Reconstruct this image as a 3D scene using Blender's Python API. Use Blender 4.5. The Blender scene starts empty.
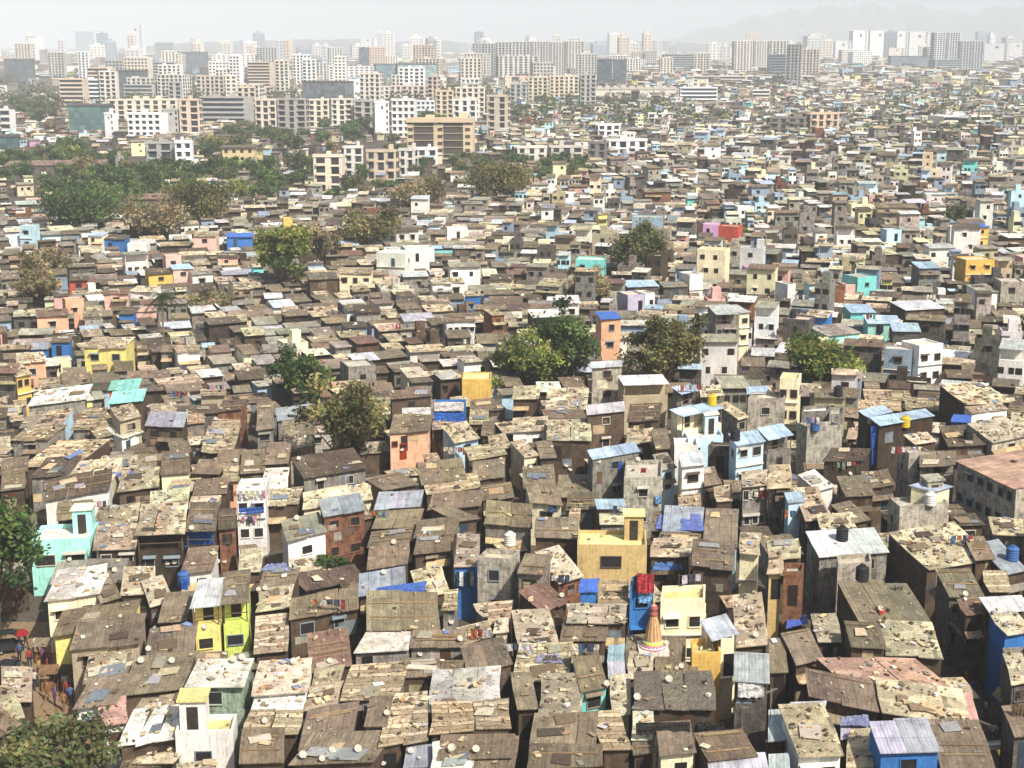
import bpy, math, random
from mathutils import Vector
R = math.radians
random.seed(7)
C = bpy.context.scene.collection
SC = bpy.context.scene
# ------------------------------------------------------------------ camera geometry
CAM_H, F, HORIZON = 49.0, 1500.0, 41.0
PITCH = math.atan((384 - HORIZON) / F)
SP, CP = math.sin(PITCH), math.cos(PITCH)

def pix_dir(px, py):
    xc, yc = (px - 512) / F, (384 - py) / F
    return Vector((xc, CP + yc * SP, -SP + yc * CP))

def unproj(px, py, z=0.0):
    d = pix_dir(px, py)
    t = (z - CAM_H) / d.z
    return Vector((d.x * t, d.y * t, z))

def proj(p):
    y, z = p[1], p[2] - CAM_H
    dep = y * CP - z * SP
    return 512 + F * p[0] / dep, 384 - F * (y * SP + z * CP) / dep

def scale_at(py):
    return F * (SP - (384 - py) / F * CP) / CAM_H

# ------------------------------------------------------------------ colours
def lin(h):
    h = h.lstrip('#')
    o = []
    for i in (0, 2, 4):
        c = int(h[i:i + 2], 16) / 255
        o.append(c / 12.92 if c < .04045 else ((c + .055) / 1.055) ** 2.4)
    return tuple(o)

def vary(c, amt, rnd=random):
    k = 1 + rnd.uniform(-amt, amt)
    return tuple(max(.004, min(.85, v * k * (1 + rnd.uniform(-amt, amt) * .25))) for v in c)

# ------------------------------------------------------------------ mesh builder
class MB:
    def __init__(s, T=None):
        s.v, s.f, s.c, s.u, s.m = [], [], [], [], []
        s.T = T

    def face(s, pts, col, uv=None, mat=0):
        n = len(s.v)
        if s.T:
            pts = [s.T(p) for p in pts]
        s.v.extend(pts)
        s.f.append(tuple(range(n, n + len(pts))))
        s.c.append(col)
        if uv is None:
            a, b = Vector(pts[0]), Vector(pts[1])
            e = (b - a)
            L = max(e.length, 1e-6)
            e /= L
            nn = e.cross(Vector(pts[-1]) - a)
            g = nn.cross(e)
            g = g / max(g.length, 1e-9)
            uv = [((Vector(p) - a).dot(e) + a.x, (Vector(p) - a).dot(g) + a.y * .0) for p in pts]
        s.u.extend(uv)
        s.m.append(mat)

    def box(s, x0, x1, y0, y1, z0, z1, col, mat=0, bottom=False, top=None, topmat=None):
        tc = top or col
        tm = mat if topmat is None else topmat
        s.face([(x0, y0, z0), (x1, y0, z0), (x1, y0, z1), (x0, y0, z1)], col, [(x0, z0), (x1, z0), (x1, z1), (x0, z1)], mat)
        s.face([(x1, y1, z0), (x0, y1, z0), (x0, y1, z1), (x1, y1, z1)], col, [(x1, z0), (x0, z0), (x0, z1), (x1, z1)], mat)
        s.face([(x1, y0, z0), (x1, y1, z0), (x1, y1, z1), (x1, y0, z1)], col, [(y0, z0), (y1, z0), (y1, z1), (y0, z1)], mat)
        s.face([(x0, y1, z0), (x0, y0, z0), (x0, y0, z1), (x0, y1, z1)], col, [(y1, z0), (y0, z0), (y0, z1), (y1, z1)], mat)
        s.face([(x0, y0, z1), (x1, y0, z1), (x1, y1, z1), (x0, y1, z1)], tc, [(x0, y0), (x1, y0), (x1, y1), (x0, y1)], tm)
        if bottom:
            s.face([(x0, y1, z0), (x1, y1, z0), (x1, y0, z0), (x0, y0, z0)], col, None, mat)

    def slab(s, quad_top, th, col, mat=0, edge=None):
        """quad_top: four points (front-left, front-right, back-right, back-left)"""
        e = edge or col
        a, b, c, d = [Vector(p) for p in quad_top]
        W = (b - a).length
        L = (d - a).length
        dn = Vector((0, 0, -th))
        s.face([a, b, c, d], col, [(a.x, 0), (a.x + W, 0), (a.x + W, L), (a.x, L)], mat)
        s.face([d + dn, c + dn, b + dn, a + dn], e, None, mat)
        for p, q in ((a, b), (b, c), (c, d), (d, a)):
            s.face([p + dn, q + dn, q, p], e, None, mat)

    def tube(s, p0, p1, r0, r1, col, n=6, mat=0, cap=True):
        p0, p1 = Vector(p0), Vector(p1)
        d = (p1 - p0).normalized()
        a = d.orthogonal().normalized()
        b = d.cross(a)
        r = []
        for k in range(n):
            t = 2 * math.pi * k / n
            o = a * math.cos(t) + b * math.sin(t)
            r.append((p0 + o * r0, p1 + o * r1))
        for k in range(n):
            q = r[(k + 1) % n]
            s.face([r[k][0], q[0], q[1], r[k][1]], col, None, mat)
        if cap:
            s.face([x[1] for x in r], col, None, mat)
            s.face([x[0] for x in reversed(r)], col, None, mat)

    def lathe(s, prof, cols, n=20, center=(0, 0, 0), mat=0):
        cx, cy, cz = center
        for i in range(len(prof) - 1):
            (ra, za), (rb, zb) = prof[i], prof[i + 1]
            col = cols[i] if isinstance(cols, list) else cols
            for k in range(n):
                t0, t1 = 2 * math.pi * k / n, 2 * math.pi * (k + 1) / n
                pts = [(cx + ra * math.cos(t0), cy + ra * math.sin(t0), cz + za), (cx + ra * math.cos(t1), cy + ra * math.sin(t1), cz + za),
                       (cx + rb * math.cos(t1), cy + rb * math.sin(t1), cz + zb), (cx + rb * math.cos(t0), cy + rb * math.sin(t0), cz + zb)]
                if ra < 1e-4:
                    pts = [pts[0], pts[2], pts[3]]
                elif rb < 1e-4:
                    pts = pts[:3]
                s.face(pts, col, None, mat)

    def mesh(s, name, mats, smooth=False):
        me = bpy.data.meshes.new(name)
        me.from_pydata([tuple(p) for p in s.v], [], s.f)
        if not isinstance(mats, (list, tuple)):
            mats = [mats]
        for m in mats:
            me.materials.append(m)
        ca = me.color_attributes.new('col', 'FLOAT_COLOR', 'CORNER')
        buf = []
        for f, c in zip(s.f, s.c):
            if len(c) == 3:
                buf.extend((c[0], c[1], c[2], 1.0) * len(f))
            else:
                buf.extend(tuple(c) * len(f))
        ca.data.foreach_set('color', buf)
        ul = me.uv_layers.new(name='uv')
        ul.data.foreach_set('uv', [q for p in s.u for q in p])
        if len(mats) > 1:
            me.polygons.foreach_set('material_index', s.m)
        if smooth:
            me.polygons.foreach_set('use_smooth', [True] * len(s.f))
        me.update()
        return me

    def build(s, name, mats, parent=None, smooth=False, loc=None, rz=0):
        o = bpy.data.objects.new(name, s.mesh(name, mats, smooth))
        C.objects.link(o)
        if parent:
            o.parent = parent
        if loc is not None:
            o.location = loc
            o.rotation_euler = (0, 0, rz)
        return o

def empty(name, loc, rz=0):
    o = bpy.data.objects.new(name, None)
    o.empty_display_size = .3
    C.objects.link(o)
    o.location = loc
    o.rotation_euler = (0, 0, rz)
    return o

def tag(o, label=None, cat=None, group=None, kind=None):
    if label:
        o['label'] = label
    if cat:
        o['category'] = cat
    if group:
        o['group'] = group
    if kind:
        o['kind'] = kind
    return o

# ------------------------------------------------------------------ labels told apart by landmarks
ANCHORS = []        # (phrase, px, py)
PENDING = []        # (obj, description, px, py, radius family)
def anchor(phrase, p):
    ANCHORS.append((phrase,) + proj(p))
def later(o, desc, p, fam='house'):
    PENDING.append((o, desc) + proj(p) + (fam,))
ORD = ['first', 'second', 'third', 'fourth', 'fifth', 'sixth', 'seventh', 'eighth', 'ninth', 'tenth', 'eleventh', 'twelfth', 'thirteenth', 'fourteenth', 'fifteenth', 'sixteenth']
def solve_labels():
    groups = {}
    for o, desc, px, py, fam in PENDING:
        best = min(ANCHORS, key=lambda a: (a[1] - px) ** 2 + 1.6 * (a[2] - py) ** 2)
        dx, dy = px - best[1], py - best[2]
        if abs(dx) > 1.2 * abs(dy):
            rel = 'left of' if dx < 0 else 'right of'
        else:
            rel = 'in front of' if dy > 0 else 'behind'
        groups.setdefault((desc, rel, best[0]), []).append((dx * dx + dy * dy, o))
    for (desc, rel, ph), L in groups.items():
        L.sort(key=lambda t: t[0])
        for i, (d, o) in enumerate(L):
            if len(L) == 1:
                o['label'] = f"{desc} {rel} {ph}"
            elif i == 0:
                o['label'] = f"{desc}, nearest one {rel} {ph}"
            else:
                o['label'] = f"{desc}, {ORD[min(i, 15)]} one {rel} {ph}"
# ------------------------------------------------------------------ materials
class NT:
    def __init__(s, name):
        s.m = bpy.data.materials.new(name)
        s.m.use_nodes = True
        s.t = s.m.node_tree
        s.n = s.t.nodes
        s.n.clear()
        s.out = s.n.new('ShaderNodeOutputMaterial')
        s.b = s.n.new('ShaderNodeBsdfPrincipled')
        s.t.links.new(s.b.outputs[0], s.out.inputs[0])

    def link(s, a, b):
        s.t.links.new(a, b)

    def new(s, t, **kw):
        n = s.n.new(t)
        for k, v in kw.items():
            if k in n.inputs:
                n.inputs[k].default_value = v
            else:
                setattr(n, k, v)
        return n

    def col(s):
        return s.new('ShaderNodeAttribute', attribute_name='col').outputs['Color']

    def uv(s, sx=1, sy=1):
        u = s.new('ShaderNodeUVMap', uv_map='uv').outputs[0]
        mp = s.new('ShaderNodeMapping')
        mp.inputs['Scale'].default_value = (sx, sy, 1)
        s.link(u, mp.inputs[0])
        return mp.outputs[0]

    def pos(s):
        return s.new('ShaderNodeNewGeometry').outputs['Position']

    def noise(s, vec, scale, detail=3, rough=.6):
        n = s.new('ShaderNodeTexNoise')
        n.inputs['Scale'].default_value = scale
        n.inputs['Detail'].default_value = detail
        n.inputs['Roughness'].default_value = rough
        s.link(vec, n.inputs['Vector'])
        return n.outputs['Fac']

    def ramp(s, fac, stops):
        r = s.new('ShaderNodeValToRGB')
        e = r.color_ramp.elements
        while len(e) < len(stops):
            e.new(.5)
        for k, (p, c) in enumerate(stops):
            e[k].position = p
            e[k].color = (c, c, c, 1) if not isinstance(c, tuple) else c + (1,)
        s.link(fac, r.inputs[0])
        return r.outputs[0]

    def mul(s, a, b, fac=1.0, blend='MULTIPLY'):
        m = s.new('ShaderNodeMix', data_type='RGBA', blend_type=blend)
        m.inputs[0].default_value = fac
        for x, i in ((a, 6), (b, 7)):
            if isinstance(x, tuple):
                m.inputs[i].default_value = x + (1,)
            else:
                s.link(x, m.inputs[i])
        return m.outputs[2]

    def mix(s, fac, a, b):
        m = s.new('ShaderNodeMix', data_type='RGBA', blend_type='MIX')
        s.link(fac, m.inputs[0])
        for x, i in ((a, 6), (b, 7)):
            if isinstance(x, tuple):
                m.inputs[i].default_value = x + (1,)
            else:
                s.link(x, m.inputs[i])
        return m.outputs[2]

    def bump(s, h, strength, dist=.05):
        b = s.new('ShaderNodeBump')
        b.inputs['Strength'].default_value = strength
        b.inputs['Distance'].default_value = dist
        s.link(h, b.inputs['Height'])
        s.link(b.outputs[0], s.b.inputs['Normal'])

    def fin(s, base, rough=.9, metal=0, spec=.2):
        if isinstance(base, tuple):
            s.b.inputs['Base Color'].default_value = base + (1,)
        else:
            s.link(base, s.b.inputs['Base Color'])
        s.b.inputs['Roughness'].default_value = rough
        s.b.inputs['Metallic'].default_value = metal
        s.b.inputs['Specular IOR Level'].default_value = spec
        return s.m

def m_wall():
    t = NT('painted_wall')
    p = t.pos()
    big = t.ramp(t.noise(p, .5, 4), [(.3, .8), (.62, 1.1)])
    streak = t.ramp(t.noise(t.uv(2.6, .3), 1.3, 5, .75), [(.34, .5), (.47, 1.0)])
    fine = t.ramp(t.noise(p, 5, 3), [(.3, .8), (.7, 1.1)])
    c = t.mul(t.mul(t.mul(t.col(), big), streak, .75), fine)
    t.bump(t.noise(p, 9, 3), .35)
    return t.fin(c, .92)

def m_block():
    t = NT('bare_concrete')
    p = t.pos()
    br = t.new('ShaderNodeTexBrick')
    br.inputs['Scale'].default_value = 1.0
    br.inputs['Brick Width'].default_value = .5
    br.inputs['Row Height'].default_value = .3
    br.inputs['Mortar Size'].default_value = .02
    br.inputs['Color1'].default_value = (.8, .8, .8, 1)
    br.inputs['Color2'].default_value = (1.05, 1.05, 1.05, 1)
    br.inputs['Mortar'].default_value = (.6, .6, .6, 1)
    t.link(t.uv(), br.inputs['Vector'])
    blot = t.ramp(t.noise(p, 1.3, 6, .75), [(.36, .4), (.52, 1.0), (.75, 1.25)])
    streak = t.ramp(t.noise(t.uv(2.2, .25), 1.6, 4, .7), [(.4, .5), (.58, 1.0)])
    c = t.mul(t.mul(t.mul(t.col(), br.outputs[0], .6), blot), streak, .7)
    t.bump(t.noise(p, 7, 4), .5)
    return t.fin(c, .95)

def m_tin():
    t = NT('tin_cladding')
    p = t.pos()
    w = t.new('ShaderNodeTexWave')
    w.inputs['Scale'].default_value = 1.1
    w.inputs['Distortion'].default_value = .4
    t.link(t.uv(), w.inputs['Vector'])
    br = t.new('ShaderNodeTexBrick')
    br.inputs['Scale'].default_value = 1.0
    br.inputs['Brick Width'].default_value = .85
    br.inputs['Row Height'].default_value = 2.1
    br.inputs['Mortar Size'].default_value = .015
    br.inputs['Color1'].default_value = (.8, .78, .76, 1)
    br.inputs['Color2'].default_value = (1.2, 1.18, 1.12, 1)
    br.inputs['Mortar'].default_value = (.5, .5, .5, 1)
    t.link(t.uv(), br.inputs['Vector'])
    rust = t.ramp(t.noise(p, .9, 5, .7), [(.35, .55), (.65, 1.25)])
    c = t.mul(t.mul(t.col(), br.outputs[0], .55), rust)
    t.bump(w.outputs['Fac'], .2, .03)
    return t.fin(c, .85)

def m_sheet(name, pitch, gloss, patchy, metal=0.0):
    t = NT(name)
    p = t.pos()
    uv = t.uv()
    br = t.new('ShaderNodeTexBrick')
    br.inputs['Scale'].default_value = 1.0
    br.inputs['Brick Width'].default_value = 1.05
    br.inputs['Row Height'].default_value = 1.9
    br.inputs['Mortar Size'].default_value = .03
    br.inputs['Mortar Smooth'].default_value = .3
    br.offset = .0
    k = patchy
    br.inputs['Color1'].default_value = (1 - k, 1 - k, 1 - k * .95, 1)
    br.inputs['Color2'].default_value = (1 + k * .7, 1 + k * .66, 1 + k * .6, 1)
    br.inputs['Mortar'].default_value = (.5, .48, .45, 1)
    wob = t.new('ShaderNodeTexNoise')
    wob.inputs['Scale'].default_value = .7
    t.link(uv, wob.inputs['Vector'])
    vm = t.new('ShaderNodeVectorMath', operation='MULTIPLY_ADD')
    t.link(wob.outputs['Color'], vm.inputs[0])
    vm.inputs[1].default_value = (.35, .35, 0)
    t.link(uv, vm.inputs[2])
    t.link(vm.outputs[0], br.inputs['Vector'])
    wv = t.new('ShaderNodeTexWave')
    wv.inputs['Scale'].default_value = pitch
    wv.inputs['Distortion'].default_value = .3
    t.link(uv, wv.inputs['Vector'])
    lines = t.ramp(wv.outputs['Fac'], [(0, .91), (.5, 1.03)])
    dirt = t.ramp(t.noise(p, .55, 6, .68), [(.3, .58), (.5, .98), (.7, 1.28)])
    run = t.ramp(t.noise(t.uv(2.4, .35), 1.2, 4, .7), [(.36, .66), (.6, 1.08)])
    c = t.mul(t.mul(t.mul(t.mul(t.col(), br.outputs[0]), lines), dirt), run, .8)
    # pale dust and lichen
    if patchy > .1:
        sp = t.ramp(t.noise(p, 2.6, 7, .85), [(.56, 0.0), (.66, .8)])
        c = t.mix(sp, c, (.42, .36, .26))
        dk = t.ramp(t.noise(p, 3.7, 6, .8), [(.36, .45), (.45, 1.0)])
        c = t.mul(c, dk)
    t.bump(wv.outputs['Fac'], .25, .04)
    return t.fin(c, gloss, metal, .3)

def m_patch(name, a, b, d, e):
    """old plastic sheet, sacking and ply laid in pieces over a roof"""
    t = NT(name)
    p = t.pos()
    uv = t.uv()
    v = t.new('ShaderNodeTexVoronoi', distance='MANHATTAN')
    v.inputs['Scale'].default_value = .62
    t.link(t.uv(1.0, .8), v.inputs['Vector'])
    sep = t.new('ShaderNodeSeparateColor')
    t.link(v.outputs['Color'], sep.inputs[0])
    cell = t.ramp(sep.outputs[0], [(0, a), (.35, b), (.62, d), (1, e)])
    c = t.mul(t.col(), cell)
    tear = t.ramp(t.noise(t.uv(1, 2.2), 1.5, 8, .8), [(.35, .42), (.45, .88), (.58, 1.04), (.7, 1.2)])
    c = t.mul(c, tear)
    v2 = t.new('ShaderNodeTexVoronoi', feature='DISTANCE_TO_EDGE')
    v2.inputs['Scale'].default_value = 2.3
    t.link(p, v2.inputs['Vector'])
    crack = t.ramp(v2.outputs['Distance'], [(.0, .8), (.05, 1.0)])
    c = t.mul(c, crack)
    grit = t.ramp(t.noise(p, 5.5, 5, .8), [(.36, .58), (.47, .96), (.6, 1.06), (.72, 1.25)])
    c = t.mul(c, grit)
    seam = t.ramp(t.noise(t.uv(.35, 3.4), 1.0, 5, .7), [(.33, .4), (.40, 1.0)])
    c = t.mul(c, seam)
    dust = t.ramp(t.noise(p, .7, 4), [(.3, .7), (.66, 1.12)])
    c = t.mul(c, dust)
    h = t.noise(p, 3.2, 6, .75)
    t.bump(h, .9, .12)
    return t.fin(c, .85)

def m_strips(name):
    """strips of faded plastic, sacking and board laid side by side"""
    t = NT(name)
    p = t.pos()
    uv = t.uv()
    wob = t.new('ShaderNodeTexNoise')
    wob.inputs['Scale'].default_value = 1.1
    t.link(uv, wob.inputs['Vector'])
    vm = t.new('ShaderNodeVectorMath', operation='MULTIPLY_ADD')
    t.link(wob.outputs['Color'], vm.inputs[0])
    vm.inputs[1].default_value = (.5, .5, 0)
    t.link(uv, vm.inputs[2])
    br = t.new('ShaderNodeTexBrick')
    br.inputs['Scale'].default_value = 1.0
    br.inputs['Brick Width'].default_value = 2.3
    br.inputs['Row Height'].default_value = .55
    br.inputs['Mortar Size'].default_value = .035
    br.inputs['Color1'].default_value = (.5, .46, .4, 1)
    br.inputs['Color2'].default_value = (1.25, 1.22, 1.15, 1)
    br.inputs['Mortar'].default_value = (.25, .23, .2, 1)
    t.link(vm.outputs[0], br.inputs['Vector'])
    c = t.mul(t.col(), br.outputs[0])
    tear = t.ramp(t.noise(p, 1.7, 8, .8), [(.36, .35), (.46, .9), (.6, 1.08), (.74, 1.3)])
    grit = t.ramp(t.noise(p, 6.5, 4, .8), [(.36, .5), (.48, 1.0), (.7, 1.25)])
    c = t.mul(t.mul(c, tear), grit)
    t.bump(t.noise(p, 3.0, 6, .75), .9, .12)
    return t.fin(c, .85)

def m_simple(name, rough=.85, sc=2.0, lo=.65, hi=1.15, bumpk=.5, bd=.05, spec=.2, metal=0):
    t = NT(name)
    p = t.pos()
    n = t.ramp(t.noise(p, sc, 5, .65), [(.3, lo), (.68, hi)])
    c = t.mul(t.col(), n)
    t.bump(t.noise(p, sc * 3, 4), bumpk, bd)
    return t.fin(c, rough, metal, spec)

def m_leaf():
    t = NT('leaves')
    p = t.pos()
    n = t.ramp(t.noise(p, .5, 3), [(.3, .6), (.7, 1.35)])
    c = t.mul(t.col(), n)
    t.fin(c, .7, 0, .15)
    tr = t.new('ShaderNodeBsdfTranslucent')
    t.link(c, tr.inputs[0])
    mx = t.new('ShaderNodeMixShader')
    mx.inputs[0].default_value = .38
    t.link(t.b.outputs[0], mx.inputs[1])
    t.link(tr.outputs[0], mx.inputs[2])
    t.link(mx.outputs[0], t.out.inputs[0])
    return t.m

def m_ground():
    t = NT('trodden_earth')
    p = t.pos()
    a = t.ramp(t.noise(p, .09, 6, .7), [(.35, (.060, .050, .038)), (.65, (.13, .105, .075))])
    b = t.ramp(t.noise(p, 2.2, 5, .7), [(.3, .6), (.7, 1.25)])
    t.bump(t.noise(p, 3, 4), .5, .1)
    return t.fin(t.mul(a, b), .95)

def m_hill():
    t = NT('scrub_hill')
    p = t.pos()
    a = t.ramp(t.noise(p, .012, 6, .7), [(.35, (.05, .06, .04)), (.65, (.12, .11, .075))])
    return t.fin(a, .95)

WALL, BLOCK, TIN = m_wall(), m_block(), m_tin()
SHEET = m_sheet('cement_sheet_roofing', 1.05, .85, .22)
METAL = m_sheet('coated_metal_roofing', 1.25, .5, .06, .1)
PATCH = m_patch('patched_sheet_roofing', .38, .78, 1.0, 1.3)
WPATCH = m_patch('weathered_pale_roofing', .62, .9, 1.05, 1.2)
STRIP = m_strips('strip_patched_roofing')
TERR = m_simple('terrace_screed', .9, .9, .6, 1.12, .4)
TARP = m_simple('plastic_tarpaulin', .6, 1.6, .6, 1.2, 1.0, .3, .3)
PLAIN = m_simple('plain_paint', .7, 3, .85, 1.05, .15)
DARK = m_simple('dark_opening', .5, 2, .6, 1.2, .1)
SCRAP = m_simple('roof_scrap', .9, 3, .7, 1.2, .4)
LEAF, BARK = m_leaf(), m_simple('bark', .95, 4, .6, 1.2, .8)
GROUND, HILL = m_ground(), m_hill()
FAR = m_simple('rendered_facade', .85, .15, .82, 1.06, .1)
GLASS = m_simple('tinted_glazing', .25, .1, .8, 1.1, .05, .02, .5)

ROOFS = {  # code: (material, colour, words, flat)
    'd': (SHEET, lin('81735e'), 'brown-roofed'),
    'e': (SHEET, lin('5c5142'), 'dark-brown-roofed'),
    'r': (SHEET, lin('84695a'), 'rust-roofed'),
    'g': (SHEET, lin('9a9484'), 'grey-roofed'),
    't': (PATCH, lin('c9ba9c'), 'tan-roofed'),
    'c': (WPATCH, lin('d6caac'), 'cream-roofed'),
    'w': (WPATCH, lin('dfd9cb'), 'white-roofed'),
    'p': (WPATCH, lin('cfa894'), 'pink-roofed'),
    'v': (METAL, lin('9fa1a8'), 'lavender-grey-roofed'),
    'b': (METAL, lin('b2c8d8'), 'pale-blue-roofed'),
    's': (METAL, lin('b9bdc0'), 'silver-roofed'),
    'l': (METAL, lin('cfd2cf'), 'pale-grey-roofed'),
    'q': (METAL, lin('8fd2c0'), 'turquoise-roofed'),
    'o': (SHEET, lin('b0917c'), 'salmon-roofed'),
    'B': (TARP, lin('4a6fc0'), 'blue-tarped'),
    'k': (TARP, lin('73695a'), 'dark-tarped'),
    'T': (STRIP, lin('bfb196'), 'tan-roofed'),
    'f': (TERR, lin('c2b8a4'), 'flat-roofed'),
    'F': (TERR, lin('dcd6c8'), 'flat white-roofed'),
    'y': (TERR, lin('d8c98a'), 'flat-roofed'),
}
WALLS = {
    'k': (TIN, lin('554739'), 'dark brown'), 'K': (TIN, lin('443a30'), 'blackish'), 'n': (BLOCK, lin('8a6048'), 'brick'),
    'g': (BLOCK, lin('918b80'), 'grey'), 'G': (BLOCK, lin('b8b0a0'), 'pale concrete'), 'd': (BLOCK, lin('6a645c'), 'dark grey'),
    'w': (WALL, lin('e6e2d8'), 'white'), 'c': (WALL, lin('e2d8b4'), 'cream'), 'p': (WALL, lin('dcb2a4'), 'pink'),
    'P': (WALL, lin('c49ac0'), 'lilac'), 'o': (WALL, lin('dfad8c'), 'orange'), 'y': (WALL, lin('e8da84'), 'yellow'),
    'Y': (WALL, lin('dcb460'), 'golden yellow'), 'l': (WALL, lin('ccd96a'), 'lime green'), 'm': (WALL, lin('a6e2d2'), 'mint green'),
    't': (WALL, lin('78c6c0'), 'turquoise'), 'b': (WALL, lin('3a72b0'), 'blue'), 's': (WALL, lin('b9d6e2'), 'pale blue'),
    'h': (WALL, lin('8f9fae'), 'blue-grey'), 'r': (WALL, lin('b9563e'), 'red'), 'a': (WALL, lin('a99a80'), 'tan'), 'O': (WALL, lin('c4aa74'), 'ochre'),
    'L': (WALL, lin('b9b6c8'), 'lavender'), 'x': (BLOCK, lin('a3b8a0'), 'greenish'),
}
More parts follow.
